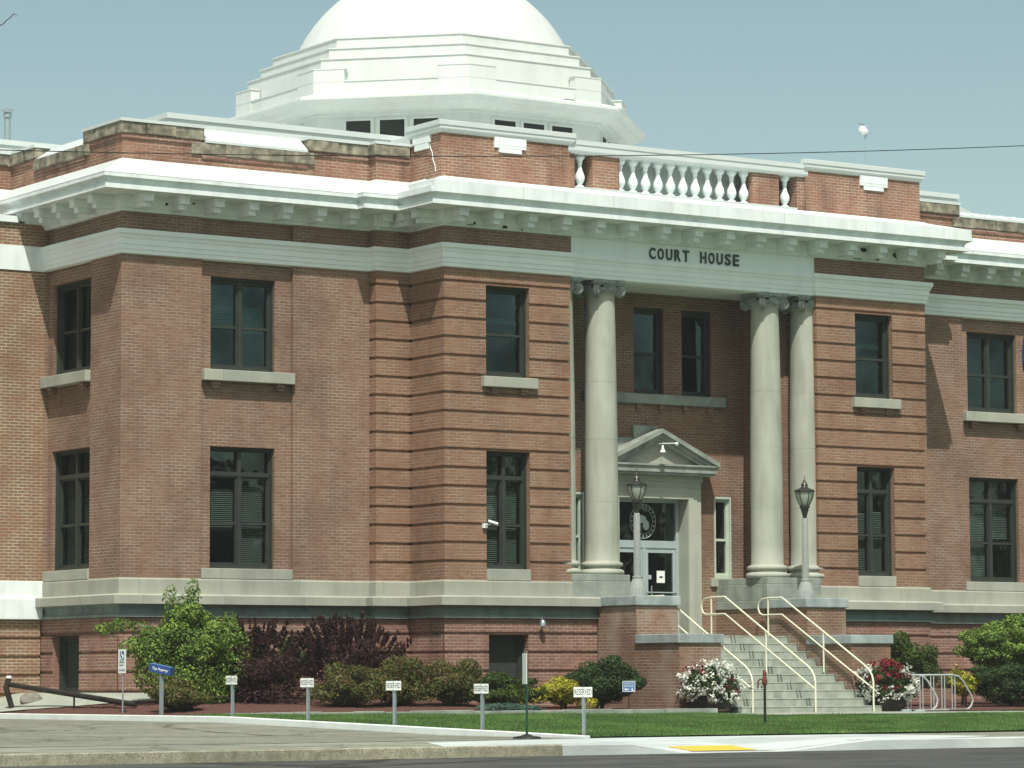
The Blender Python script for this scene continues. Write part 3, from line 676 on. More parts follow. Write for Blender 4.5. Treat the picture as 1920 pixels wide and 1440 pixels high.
p = MB(); p.box(5.24, 8.47, 1.40, 1.899, 5.86, 6.00).box(5.30, 8.40, 1.45, 1.898, 5.80, 5.859).box(5.22, 8.50, 1.36, 1.897, 6.001, 6.045)
cx = 6.86; hw = 1.66; zb, zt = 6.05, 6.86
for sg in (-1, 1):
    def pt(u, z): return (cx+sg*u, z)
    sl_ = (zt-zb)/hw
    for off, th, y in ((0, .10, 1.34), (-.10, .09, 1.42), (-.19, .08, 1.47)):
        P = [pt(0, zt+off), pt(hw, zb+off+.06), pt(hw-.03, zb+off-th+.06), pt(0, zt+off-th)]
        p.prism(P if sg > 0 else P[::-1], y, 1.899, 'y')
p.build('pediment', 'stone_grey', CH)
MB().prism([(5.4, 6.046), (8.32, 6.046), (6.86, 6.66)], 1.62, 1.896, 'y').build('tympanum', 'stone', CH)
st = MB(); st.box(6.35, 7.05, 1.80, 1.899, 6.60, 6.95).box(5.8, 7.55, 1.81, 1.898, 6.40, 6.66).box(5.5, 8.22, 1.82, 1.897, 6.10, 6.47)
st.build('pediment_backing', 'stone_grey', CH)
# ---------------- parapets
pp = MB()
pp.box(0.02, 3.45, .15, .55, 11.7, 13.02).box(10.22, 13.73, .15, .55, 11.7, 13.02)                # pavilion end blocks
pp.box(.021, .42, .55, PY+.02, 11.7, 13.02).box(13.31, 13.729, .55, PY+.02, 11.7, 13.02)
pp.box(3.451, 3.62, .22, .55, 11.7, 13.0).box(10.0, 10.219, .22, .55, 11.7, 13.0)
pp.box(4.12, 4.86, .22, .6, 12.05, 12.86).box(8.68, 9.46, .22, .6, 12.05, 12.86)
for s0, s1, y in ((-.87, .02, PY), (13.73, 14.58, PY)): pp.box(s0, s1, y, y+.4, 11.6, 12.60)
pp.box(LX, -5.08, WY, WY+.4, 11.6, 12.60).box(-5.08, -2.45, WY, WY+.4, 11.6, 12.30).box(-2.45, -.871, WY, WY+.4, 11.6, 12.60)
pp.box(14.581, 16.25, WY, WY+.4, 11.6, 12.60).box(16.25, 18.9, WY, WY+.4, 11.6, 12.30).box(18.9, RX, WY, WY+.4, 11.6, 12.60)
pp.box(LX, LX+.4, WY+.401, 3.40, 11.6, 12.60).box(LX, LX+.4, 3.40, 5.81, 11.6, 12.34).box(LX, LX+.4, 5.81, 7.53, 11.6, 12.60)
pp.box(-14, LX-.001, 7.13, 7.53, 11.6, 12.60)
pp.build_split('parapet', 'brick_top', CH)
cs = MB()
def coping(x0, x1, y0, y1, z0, z1, along='x'):
    L = (x1-x0) if along == 'x' else (y1-y0); n = max(1, round(L/.75)); 
    cuts = [0]+[ (i+random.uniform(-.15, .15))/n for i in range(1, n)]+[1]
    for i in range(n):
        j = random.uniform(-.012, .012)
        if along == 'x': cs.box(x0+L*cuts[i]+.004, x0+L*cuts[i+1]-.004, y0+j, y1, z0+random.uniform(-.01, .01), z1)
        else: cs.box(x0+j, x1, y0+L*cuts[i]+.004, y0+L*cuts[i+1]-.004, z0+random.uniform(-.01, .01), z1)
e_ = .07
coping(LX-e_, -5.02, WY-e_, WY+.38, 12.60, 12.845); coping(-5.32, -2.30, WY-e_+.01, WY+.38, 12.30, 12.55); coping(-2.45, -.90, WY-e_, WY+.38, 12.60, 12.845)
coping(-.95, -.03, PY-e_, PY+.38, 12.60, 12.845); coping(13.78, 14.66, PY-e_, PY+.38, 12.60, 12.845)
coping(14.67, 16.32, WY-e_, WY+.38, 12.60, 12.845); coping(16.1, 18.9, WY-e_+.01, WY+.38, 12.30, 12.55)
coping(LX-e_, LX+.38, WY+.39, 3.45, 12.60, 12.845, 'y'); coping(LX-e_+.01, LX+.38, 3.2, 5.9, 12.34, 12.575, 'y'); coping(LX-e_, LX+.38, 5.82, 7.1, 12.60, 12.845, 'y')
coping(-14, LX-.08, 7.06, 7.5, 12.60, 12.845)
cs.build_split('coping_stone', 'rough_stone', CH, bevel=.015)
db = MB()    # corbel course of brick under the coping
db.box(LX-.035, -5.09, WY-.035, WY+.3, 12.50, 12.598).box(-5.075, -2.46, WY-.035, WY+.3, 12.21, 12.298).box(-2.44, -.9, WY-.035, WY+.3, 12.50, 12.598).box(-.90, -.02, PY-.035, PY+.3, 12.50, 12.598)
db.box(14.6, 16.2, WY-.035, WY+.3, 12.50, 12.598).box(16.26, 18.9, WY-.035, WY+.3, 12.21, 12.298)
db.box(LX-.034, LX+.3, WY+.301, 3.39, 12.50, 12.598).box(LX-.034, LX+.3, 3.41, 5.80, 12.25, 12.338).box(LX-.034, LX+.3, 5.82, 7.1, 12.50, 12.598)
db.build_split('corbel_course', 'brick_base', CH)
cap = MB(); g_ = .09
cap.box(LX-g_, -5.0, WY-g_, WY+.5, 12.846, 12.91).box(-2.47, -.94, WY-g_, WY+.5, 12.846, 12.91).box(-.94, .02, PY-g_, PY+.5, 12.846, 12.91)
cap.box(13.74, 14.66, PY-g_, PY+.5, 12.846, 12.91).box(14.66, 16.34, WY-g_, WY+.5, 12.846, 12.91)
cap.box(LX-g_, LX+.5, WY+.5, 3.47, 12.846, 12.909).box(LX-g_, LX+.5, 5.8, 7.03, 12.846, 12.909).box(-14, LX-.1, 7.03, 7.6, 12.846, 12.91).box(LX-.1, LX+.5, 7.03, 7.6, 12.846, 12.911)
# sloping sheet metal in the lowered runs
def sheet(x0, x1, y, z0, ztop):
    cap.add([(x0, y-.07, z0), (x1, y-.07, z0), (x1, y-.07, z0+.05), (x0, y-.07, z0+.05), (x0, y+.32, ztop), (x1, y+.32, ztop), (x0, y+.5, z0), (x1, y+.5, z0)],
            [(0,1,2,3), (3,2,5,4), (4,5,7,6), (0,3,4,6), (1,7,5,2), (0,6,7,1)])
    n = int((x1-x0)/.48)
    for i in range(1, n+1):
        x = x0+(x1-x0)*i/(n+1); cap.add([(x-.008, y-.072, z0+.05), (x+.008, y-.072, z0+.05), (x+.008, y-.072, z0+.075), (x-.008, y-.072, z0+.075), (x-.008, y+.32, ztop+.025), (x+.008, y+.32, ztop+.025), (x-.008, y+.32, ztop), (x+.008, y+.32, ztop)],
            [(0,1,2,3), (3,2,5,4), (0,3,4,6), (1,7,5,2)])
sheet(-4.995, -2.475, WY, 12.551, 12.90); sheet(16.345, 18.9, WY, 12.551, 12.75)
cap.add([(LX-.06, 3.475, 12.576), (LX-.06, 5.79, 12.576), (LX+.35, 5.79, 12.86), (LX+.35, 3.475, 12.86), (LX+.5, 3.475, 12.5), (LX+.5, 5.79, 12.5)], [(0,1,2,3), (3,2,5,4), (0,3,4), (1,5,2)])
cap.build_split('cap_flashing', 'white', CH)
sg_ = MB(); sg_.box(-4.99, -2.48, WY+.33, WY+.36, 12.90, 12.905)
# pavilion coping and balustrade
pc = MB()
PCO = [(-.1, 13.02), (.03, 13.02), (.045, 13.06), (.07, 13.09), (.085, 13.10), (.085, 13.175), (.105, 13.18), (.105, 13.275), (.09, 13.285), (-.45, 13.30)]
pc.sweep([(0.02, PY+.05), (0.02, .15), (3.45, .15), (3.45, .20)], PCO).sweep([(10.22, .20), (10.22, .15), (13.73, .15), (13.73, PY+.05)], PCO)
pc.sweep([(3.40, .20), (10.27, .20)], [(-.4, 12.86), (.02, 12.862), (.06, 12.90), (.07, 12.93), (.07, 13.05), (.09, 13.06), (.09, 13.16), (-.4, 13.18)])
pc.build_split('parapet_coping', 'white', CH)
MB().box(3.621, 9.999, .205, .60, 11.9, 12.12).build('balustrade_plinth', 'white', CH)
MB().box(.43, 13.3, .61, 2.9, 13.0, 13.24).build('roof_deck', 'white', CH)
MB().box(3.63, 9.99, .95, 1.05, 11.9, 13.1).build('balustrade_backing', 'cream', CH)
for c in (1.82, 12.27):
    k = MB(); k.box(c-.42, c+.42, .10, .2, 12.86, 13.045).box(c-.42, c+.42, .105, .2, 12.80, 12.859).box(c-.30, c+.30, .11, .2, 12.70, 12.799); k.build('parapet_keystone', 'cream', CH)
k = MB(LEFTF(0.02)); k.box(.55, 1.25, -.05, .05, 12.86, 13.045).box(.62, 1.18, -.045, .05, 12.72, 12.859); k.build('parapet_keystone', 'cream', CH)
BP = [(.0, 12.12), (.10, 12.122), (.10, 12.16), (.055, 12.18), (.05, 12.20), (.075, 12.23), (.108, 12.29), (.118, 12.34), (.105, 12.41), (.07, 12.49), (.05, 12.57), (.045, 12.64), (.06, 12.68), (.065, 12.70), (.06, 12.72), (.085, 12.76), (.115, 12.79), (.115, 12.861), (0, 12.862)]
bal = MB().lathe(BP, (0, 0, 0), 16).build('baluster', 'cream', CH, smooth=True)
bx = [3.86, 9.74]+[4.98+.354*i for i in range(11)]
for i, x in enumerate(bx):
    o = bal if i == 0 else bal.copy()
    if i: COL.objects.link(o); o.parent = CH
    o.location = (x, .36, 0)
# ---------------- attic roofs
rf = MB()
rf.box(-5.2, 17.46, 3.0, 17, 12.3, 13.26).box(-5.24, 17.50, 2.96, 17.04, 13.262, 13.38)
rf.box(-14, -5.25, 8.3, 17, 12.3, 13.28).box(-14, -5.201, 8.26, 17.04, 13.282, 13.40)
rf.box(LX+.42, RX-.4, WY+.42, 17.9, 12.1, 12.42).box(-14, LX+.40, 7.55, 17.9, 12.1, 12.42)
rf.add([(17.5, 3, 13.1), (17.5, 12, 13.1), (21.6, 6.5, 12.55), (21.6, 12, 12.55), (17.5, 3, 12.4), (21.6, 4.4, 12.4)], [(0, 1, 3, 2), (0, 2, 5, 4)])
rf.box(21.9, 24, 5.8, 8, 12.4, 13.45)
rf.build_split('roof', 'white', CH)
# closed shell behind the facades
sh = MB(); sh.box(LX+.45, RX-.01, 17.6, 18, .2, 12.1).box(RX-.42, RX, WY+.43, 17.59, .2, 12.1).box(-14, LX, 17.6, 18, .2, 12.1)
sh.build_split('rear_wall', 'brick', CH)
sf = MB(); sf.box(LX+.43, RX-.43, WY+.44, 17.5, 6.9, 7.1).box(LX+.43, RX-.43, WY+.44, 17.5, 2.6, 2.8).box(LX+.43, RX-.43, 6.2, 6.4, 2.81, 6.89).box(LX+.43, RX-.43, 6.2, 6.4, 7.11, 11.9)  # floor slabs and partitions added inside to keep light out of the hollow shell
sf.box(.42, 3.3, .42, 2.1, 6.9, 7.1).box(10.4, 13.3, .42, 2.1, 6.9, 7.1).box(.42, 3.3, .42, 2.1, 2.6, 2.8).box(10.4, 13.3, .42, 2.1, 2.6, 2.8).box(.42, 13.3, .42, 2.1, 11.31, 11.5)
sf.build_split('light_block_floor', 'inner', CH)
# ---------------- dome
DC = (6.80, 11.15); t8 = math.tan(math.pi/8)
def octo(a, c=DC): s_ = a*t8; return [(c[0]-a, c[1]+s_), (c[0]-a, c[1]-s_), (c[0]-s_, c[1]-a), (c[0]+s_, c[1]-a), (c[0]+a, c[1]-s_), (c[0]+a, c[1]+s_), (c[0]+s_, c[1]+a), (c[0]-s_, c[1]+a)]
dm = MB()
for a, z0, z1 in ((3.85, 16.6, 16.95), (4.14, 16.3, 16.64), (4.44, 15.6, 16.32), (4.60, 12.8, 15.3)): dm.prism(octo(a), z0, z1, 'z')
for a, z in ((3.85, 16.95), (4.14, 16.64), (4.44, 16.32)): dm.prism(octo(a+.025), z+.001, z+.03, 'z')
ap = 4.60
dm.sweep(octo(4.60)+[], [(-.2, 14.80), (.02, 14.805), (.02, 14.86), (.10, 14.87), (.10, 14.93), (.26, 14.96), (.33, 15.02), (.45, 15.08), (.50, 15.085), (.53, 15.12), (.57, 15.16), (.62, 15.20), (.62, 15.265), (.60, 15.28), (.10, 15.42), (-.1, 15.43)], closed=True)
dm.sweep(octo(4.72), [(-.3, 15.35), (0, 15.36), (0, 15.71), (.02, 15.712), (.02, 15.74), (-.22, 15.75), (-.22, 15.3)], closed=True)
dm.build('drum', 'dome', CH)
cb = MB(); O = octo(4.735)
for i in range(8):
    P0 = Vector(O[i]); a_ = (Vector(O[i-1])-P0).normalized(); b_ = (Vector(O[(i+1) % 8])-P0).normalized(); inn = (Vector(DC)-P0).normalized()
    L = .78; poly = [P0+a_*L, P0, P0+b_*L, P0+b_*L+Vector((-b_.y, b_.x))*-.26*(-1 if (Vector((-b_.y, b_.x))*-1).dot(inn) < 0 else 1), P0+inn*.29, P0+a_*L+Vector((-a_.y, a_.x))*.26*(1 if Vector((-a_.y, a_.x)).dot(inn) > 0 else -1)]
    cb.prism([tuple(q) for q in poly], 15.38, 16.02, 'z')
    c2 = sum(poly, Vector((0, 0)))/6; cb.prism([tuple(c2+(q-c2)*1.04) for q in poly], 16.021, 16.05, 'z')
cb.build_split('corner_block', 'dome', CH)
MB().lathe([(3.89*math.sin(math.pi/2*(1-i/26)), 15.52+3.89*math.cos(math.pi/2*(1-i/26))) for i in range(27)], (*DC, 0), 72).build('dome', 'dome', CH, smooth=True)
vt = MB(); vt.box(7.62, 7.92, 6.36, 6.5, 15.42, 15.58); vt.build('drum_vent', 'dome', CH)
for i in range(8):
    A = Vector(octo(4.602)[i]); B_ = Vector(octo(4.602)[(i+1) % 8]); u = (B_-A).normalized(); n_in = (Vector(DC)-(A+B_)/2).normalized(); mid_ = (A+B_)/2
    if n_in.y < -.3: continue
    Tq = frame((mid_.x, mid_.y, 0), (u.x, u.y, 0), (n_in.x, n_in.y, 0))
    for k_ in (-.85, 0, .85):
        m = MB(Tq); w_ = .31
        m.box(k_-w_-.08, k_-w_, -.03, .0, 13.6, 14.74).box(k_+w_, k_+w_+.08, -.03, .0, 13.6, 14.74).box(k_-w_-.08, k_+w_+.08, -.035, .0, 14.741, 14.80)
        wv = m.build('drum_window', 'dome', CH)
        MB(Tq).box(k_-w_, k_+w_, -.012, -.002, 13.6, 14.74).build('pane', 'dark', wv)
# small fittings fixed to the building
m = MB(); m.tube([(2.44, -.05, 2.37), (2.44, -.12, 2.42), (2.44, -.14, 2.40)], .012, 6); m.lathe([(.02, .08), (.05, .06), (.07, 0), (.07, -.07), (.03, -.09)], (2.44, -.16, 2.31), 10)
tag(m.build('wall_lamp', 'galv', None, smooth=True), 'small grey lamp on the brick wall above the basement window right of the signs', 'wall lamp')
sc_ = thing('security_camera', 'white bullet camera on a bracket left of the ground floor window beside the porch', 'camera', (1.0, -.02, 4.45))
MB().box(.96, 1.06, -.07, .0, 4.37, 4.47).build('mounting_box', 'signwhite', sc_)
MB().tube([(1.01, -.07, 4.42), (1.04, -.13, 4.43), (1.08, -.16, 4.46)], .014, 6).build('bracket', 'galv', sc_)
MB().tube([(1.04, -.13, 4.52), (1.21, -.25, 4.45)], .032, 10).build('camera_body', 'signwhite', sc_, smooth=True)
fl = thing('floodlight', 'twin white floodlight mounted at the peak of the pediment over the door', 'floodlight', (6.8, 1.3, 6.4))
MB().tube([(6.75, 1.36, 6.50), (6.75, 1.22, 6.50), (7.1, 1.20, 6.52)], .013, 6).build('arm', 'signwhite', fl)
MB().lathe([(.015, .10), (.028, .08), (.025, .04), (.07, -.06), (.065, -.065)], (6.74, 1.2, 6.36), 14).build('lamp_head', 'signwhite', fl, smooth=True)
MB().lathe([(.015, .06), (.045, .0), (.04, -.02)], (7.12, 1.17, 6.5), 12, ax=(Vector((0, 1, 0)), Vector((0, 0, 1)), Vector((-1, 0, .2)))).build('lamp_head', 'signwhite', fl, smooth=True)
# ---------------- annex
AX = thing('annex_building', 'tan brick annex with cream bands left of the courthouse corner', 'building', (-9, 5.35, 0))
m = MB(FRONT(5.35)); m.box(-14, -6.951, 0, 1.7, 2.4, 11.05); rust(m, -14, -7.002, .2, 2.41, [], [2.02, 1.62, 1.22, .81], e0=0, e1=0); m.build('brick_wall', 'brick_annex', AX)
MB(FRONT(5.35)).box(-14, -6.952, -.03, .02, 10.02, 10.56).build('stone_band', 'cream', AX)
MB(FRONT(5.35)).box(-14, -6.952, -.04, .02, 2.87, 3.25).box(-14, -7.0, -.12, .019, 2.42, 2.869).build_split('water_table', 'cream', AX, bevel=.012)
MB(FRONT(5.35)).box(-14, -7.65, -.08, .3, 11.06, 11.2).build('coping', 'cream', AX)

# ------------------------------------------------------------------ entrance stairs
ST = thing('entrance_stairs', 'wide concrete stairs between stepped brick cheek walls leading to the porch', 'stairs', (6.95, -3.9, .33))
fl_ = MB(); n = 10
for i in range(n):
    zt = .31+.174*(i+1); y0 = -3.86+i*.3345
    xa, xb = (5.131, 8.769) if y0 > -3.04 else (4.95, 8.95)
    fl_.box(xa, xb, y0, (y0+.3345 if i < n-1 else -.5), .05, zt-.028); fl_.box(xa, xb, y0-.008, (y0+.3345 if i < n-1 else -.5), zt-.027, zt)
fl_.build('flight', 'step', ST, bevel=.006)
for x0, x1, dx in ((4.0, 5.13, 0), (8.77, 9.90, 1)):
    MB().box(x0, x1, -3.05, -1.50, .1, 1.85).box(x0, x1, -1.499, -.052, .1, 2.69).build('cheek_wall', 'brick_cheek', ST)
    MB().box(x0-.05, x1+.05, -3.10, -1.501, 1.851, 2.05).build('cap', 'cap_stone', ST, bevel=.015)
    MB().box(x0-.05, x1+.05, -1.55, -.131, 2.691, 2.90).build('cap', 'cap_stone', ST, bevel=.015)
def rail(x, label, loop=True):
    t = thing('handrail', label, 'handrail', (x, -2.2, .33), 'handrails on the entrance stairs')
    m = MB(); r = .021
    top = [(x, -.29, 2.925), (x, -.80, 2.925), (x, -3.72, 1.36), (x, -3.84, 1.28), (x, -3.95, 1.14), (x, -3.99, 1.0), (x, -3.99, .32)]
    lo_ = [(x, -.29, 2.54), (x, -.80, 2.54), (x, -3.97, .86)]
    if loop: top = [(x, -.10, 2.54), (x, .02, 2.58), (x, .08, 2.70), (x, .05, 2.82), (x, -.05, 2.90)]+top; lo_ = [(x, -.10, 2.54)]+lo_
    m.tube(top, r, 8).tube(lo_, r*.9, 8); m.build('rail', 'railpaint', t, smooth=True)
    for y, z0, z1 in ((-.29, 2.05, 2.925), (-2.28, 1.22, 2.13)): MB().tube([(x, y, z0), (x, y, z1)], r, 8).build('post', 'railpaint', t, smooth=True)
rail(5.25, 'cream tube handrail on the left side of the stairs beside the white flower barrel')
rail(6.97, 'cream tube handrail running down the middle of the stairs')
rail(8.60, 'cream tube handrail on the right side of the stairs beside the red flower barrel')
# ---------------- lamps on the upper cheek caps
def lamp(x, y, label):
    t = thing('lamp_post', label, 'lamp post', (x, y, 2.9), 'lantern posts flanking the stairs')
    b = MB().lathe([(.19, 2.90), (.19, 3.10), (.175, 3.12), (.17, 3.16), (.13, 3.25), (.105, 3.30), (.115, 3.32), (.115, 3.345), (.08, 3.36)], (x, y, 0), 16)
    for i in range(16):
        a = i/16*6.2832; b.tube([(x+math.cos(a)*.188, y+math.sin(a)*.188, 2.92), (x+math.cos(a)*.188, y+math.sin(a)*.188, 3.09)], .013, 4)
    b.build('base', 'post', t, smooth=True)
    b = MB().lathe([(.078, 3.34), (.072, 3.6), (.066, 4.74), (.062, 4.75)], (x, y, 0), 16)
    for i in range(10):
        a = i/10*6.2832; b.tube([(x+math.cos(a)*.074, y+math.sin(a)*.074, 3.38), (x+math.cos(a)*.064, y+math.sin(a)*.064, 4.70)], .009, 4)
    b.build('post', 'post', t, smooth=True)
    MB().lathe([(.045, 4.75), (.05, 4.80), (.075, 4.90), (.10, 4.95), (.08, 4.965), (.115, 4.99), (.12, 5.03), (.09, 5.05)], (x, y, 0), 18).build('fitter', 'bronze', t, smooth=True)
    ln = MB().lathe([(.09, 5.04), (.13, 5.10), (.17, 5.19), (.195, 5.28), (.203, 5.35), (.19, 5.37)], (x, y, 0), 24).build('lantern', 'lampglass', t, smooth=True)
    f = MB()
    for i in range(6):
        a = i/6*6.2832+.35; f.tube([(x+math.cos(a)*r, y+math.sin(a)*r, z) for r, z in ((.10, 5.04), (.138, 5.10), (.178, 5.19), (.203, 5.28), (.21, 5.37))], .009, 5)
    f.build('cage', 'bronze', ln)
    MB().lathe([(.235, 5.355), (.24, 5.375), (.235, 5.395), (.14, 5.43), (.085, 5.46), (.07, 5.50), (.08, 5.515), (.075, 5.53), (.05, 5.57), (.025, 5.60), (.03, 5.62), (.012, 5.65), (.008, 5.72), (0, 5.74)], (x, y, 0), 22).build('roof_cap', 'bronze', ln, smooth=True)
lamp(4.57, -.76, 'fluted lamp post with dark lantern on the left brick pedestal before the door')
lamp(9.33, -.76, 'fluted lamp post with dark lantern on the right brick pedestal')

# ------------------------------------------------------------------ ground
def lerp(a, b, t): return a+(b-a)*max(0, min(1, t))
def zg(x, y):
    A = lerp(.42, .335, (x+9)/13); return lerp(.20, A, (y+18.4)/11.6)
def lotz(y): return lerp(.176, zg(-9.1, -14.4)-.10, (y+18.4)/4) if y < -14.4 else zg(-9.1, y)-.10
def grid(x0, x1, y0, y1, nx, ny, zf, name, mat, skirt=0):
    m = MB()
    vs = [(x0+(x1-x0)*i/nx, y0+(y1-y0)*j/ny) for j in range(ny+1) for i in range(nx+1)]
    m.add([(x, y, zf(x, y)) for x, y in vs], [(j*(nx+1)+i, j*(nx+1)+i+1, (j+1)*(nx+1)+i+1, (j+1)*(nx+1)+i) for j in range(ny) for i in range(nx)])
    return m.build(name, mat)
o = MB().add([(-170, -110, -.03), (170, -110, -.03), (170, 170, -.03), (-170, 170, -.03)], [(0, 1, 2, 3)]).build('ground', 'soil'); struct(o)
o = MB().add([(-168, -52, 0), (168, -52, 0), (168, -21.4, 0), (-168, -21.4, 0)], [(0, 1, 2, 3)]).build('road', 'asphalt'); struct(o)
def rampf(x):   # 0..1 how far the kerb is dropped
    if -9.5 <= x <= -7.7: return 1
    if x < -9.5: return max(0, 1-(-9.5-x)/1.0)
    return max(0, 1-(x+7.7)/1.6)
def swz(x, y): 
    base = lerp(.15, .172, (y+21.25)/2.85); return base-rampf(x)*.135*max(0, min(1, (-19.7-y)/1.55))
o = grid(-14.2, 45, -21.25, -18.4, 240, 12, lambda x, y: swz(x, y), 'sidewalk', 'oldwalk'); struct(o)
o = grid(-60, -14.2, -21.25, -18.4, 2, 2, lambda x, y: swz(-30, y), 'old_sidewalk', 'oldwalk'); struct(o)
# new pale concrete slabs laid in the middle run
m = MB(); nx, ny = 70, 10
pal = [(-13.6, -21.24), (-4.6, -21.24), (-2.9, -20.7), (-3.9, -18.42), (-9.1, -18.42), (-12.6, -19.2)]
def inpoly(x, y, P):
    c = False
    for i in range(len(P)):
        (x1, y1), (x2, y2) = P[i-1], P[i]
        if (y1 > y) != (y2 > y) and x < (x2-x1)*(y-y1)/(y2-y1)+x1: c = not c
    return c
def patch(P, nx, ny, zf, dz):
    xs = [p[0] for p in P]; ys = [p[1] for p in P]; m = MB()
    y0, y1 = min(ys), max(ys)
    for j in range(ny):
        rows = []
        for y in (y0+(y1-y0)*j/ny+1e-4, y0+(y1-y0)*(j+1)/ny-1e-4):
            X = []
            for i in range(len(P)):
                (a1, b1), (a2, b2) = P[i-1], P[i]
                if (b1 > y) != (b2 > y): X.append((a2-a1)*(y-b1)/(b2-b1)+a1)
            rows.append((min(X), max(X), y))
        vs = []
        for l, r_, y in rows:
            for i in range(nx+1): x = l+(r_-l)*i/nx; vs.append((x, y, zf(x, y)+dz))
        m.add(vs, [(i, i+1, nx+2+i, nx+1+i) for i in range(nx)])
    return m
o = patch(pal, 80, 14, swz, .005).build('pavement', 'newwalk'); struct(o)
o = patch([(-9.30, -21.22), (-8.10, -21.22), (-8.10, -20.62), (-9.30, -20.62)], 6, 4, swz, .012).build('tactile_paving', 'yellow'); struct(o)
# kerbs
def kerb(x0, x1, name, mat, n):
    m = MB(); vs = []
    for i in range(n+1):
        x = x0+(x1-x0)*i/n; zt = .155-rampf(x)*.14
        vs += [(x, -21.40, -.02), (x, -21.39, zt-.015), (x, -21.37, zt), (x, -21.24, zt), (x, -21.24, -.02)]
    fs = [(i*5+k, (i+1)*5+k, (i+1)*5+(k+1) % 5, i*5+(k+1) % 5) for i in range(n) for k in range(5)]+[tuple(range(5)), tuple(range(n*5+4, n*5-1, -1))]
    m.add(vs, fs); o = m.build(name, mat); struct(o); return o
kerb(-60, -11.7, 'old_kerb', 'oldkerb', 200); kerb(-11.695, 60, 'kerb', 'newwalk', 240)
o = grid(-70, -9.2, -18.4, 14, 6, 40, lambda x, y: lotz(y), 'parking_lot', 'lot'); struct(o)
m = MB(); vs = []; n = 40
for i in range(n+1):
    y = -18.3+(30)*i/n; zt = zg(-9.05, y)+.012
    vs += [(-9.20, y, 0), (-9.19, y, zt-.01), (-9.175, y, zt), (-9.05, y, zt), (-9.05, y, 0)]
m.add(vs, [(i*5+k, (i+1)*5+k, (i+1)*5+(k+1) % 5, i*5+(k+1) % 5) for i in range(n) for k in range(5)]+[tuple(range(5)), tuple(range(n*5+4, n*5-1, -1))])
struct(m.build('lot_kerb', 'kerbpale'))
struct(grid(-9.05, 45, -18.4, -4.6, 60, 24, lambda x, y: zg(x, y), 'lawn', 'lawnsoil'))
struct(grid(3.4, 11.3, -7.4, -3.0, 2, 2, lambda x, y: .352, 'concrete_pad', 'concrete'))
def bedz(x, y):
    k = lerp(.82, .47, (x+1)/3); k = k if x < 5 else .5
    t = max(0, min(1, (y+4.6)/6.2))*max(0, min(1, (x+9.05)/1.5))
    return .425+(k-.425)*t
struct(grid(-9.05, 4.2, -4.6, 5.34, 53, 40, lambda x, y: bedz(x, y)+random.uniform(-.012, .012), 'planting_bed', 'mulch'))
struct(grid(9.6, 45, -4.7, 1.9, 24, 8, lambda x, y: lerp(.37, .55, (y+4.7)/6), 'mulch_bed', 'mulch'))
struct(patch([(-8.55, .9), (-7.9, -.3), (-7.0, -1.1), (-6.4, -.9), (-6.3, 2.2), (-6.3, 5.33), (-9.02, 5.33), (-9.02, 3.2)], 12, 20, bedz, .022).build('concrete_apron', 'concrete'))
struct(grid(-30, -9.05, 5.3, 12, 2, 2, lambda x, y: .42, 'bank', 'mulch'))
m = MB(); x = -7.9
while x < 3.4:
    w = random.uniform(.5, .8); m.box(x, x+w-.015, -4.72+random.uniform(-.02, .02), -4.58, .36, .47+random.uniform(-.012, .012)); x += w
e1 = tag(m.build('bed_edging', 'stone_grey', None, bevel=.01), 'low row of flat grey edging stones along the front of the planting bed', 'edging')
# ------------------------------------------------------------------ grass blades
def blades(n, name='grass'):
    x = rng.uniform(-9.03, 24, n); y = rng.uniform(-18.44, -4.75, n)
    ok = ~((x > 3.3) & (x < 11.35) & (y > -7.45)); x, y = x[ok], y[ok]
    # keep what the lens can see, with a margin
    dx, dy = x-CP.x, y-CP.y; dep = dx*fw.x+dy*fw.y; lat = (dx*Rv.x+dy*Rv.y)/dep*F_PX
    ok = np.abs(lat) < 1080; x, y = x[ok], y[ok]; n = len(x)
    A = .42+(.335-.42)*np.clip((x+9)/13, 0, 1); z = .20+(A-.20)*np.clip((y+18.4)/11.6, 0, 1)-.003
    h = rng.uniform(.028, .062, n)*(1+.35*np.sin(x*1.7+y*.8)*np.sin(y*2.3)); a = rng.uniform(0, np.pi, n); w = .007
    lx, ly = rng.normal(0, .014, n), rng.normal(0, .014, n)
    V = np.empty((n, 3, 3)); V[:, 0] = np.stack([x-np.cos(a)*w, y-np.sin(a)*w, z], 1); V[:, 1] = np.stack([x+np.cos(a)*w, y+np.sin(a)*w, z], 1); V[:, 2] = np.stack([x+lx, y+ly, z+h], 1)
    return rawmesh(name, V.reshape(-1, 3), 3, 'grass')
def rawmesh(name, V, k, mat):
    n = len(V)//k; me = bpy.data.meshes.new(name); me.vertices.add(len(V)); me.vertices.foreach_set('co', V.astype(np.float32).ravel())
    me.loops.add(n*k); me.loops.foreach_set('vertex_index', np.arange(n*k, dtype=np.int32)); me.polygons.add(n)
    me.polygons.foreach_set('loop_start', np.arange(0, n*k, k, dtype=np.int32)); me.update(calc_edges=True); me.validate()
    o = bpy.data.objects.new(name, me); COL.objects.link(o); me.materials.append(MT[mat]); return o
g = blades(330000); g['kind'] = 'stuff'; g['label'] = 'short green lawn grass in front of the courthouse'; g['category'] = 'grass'

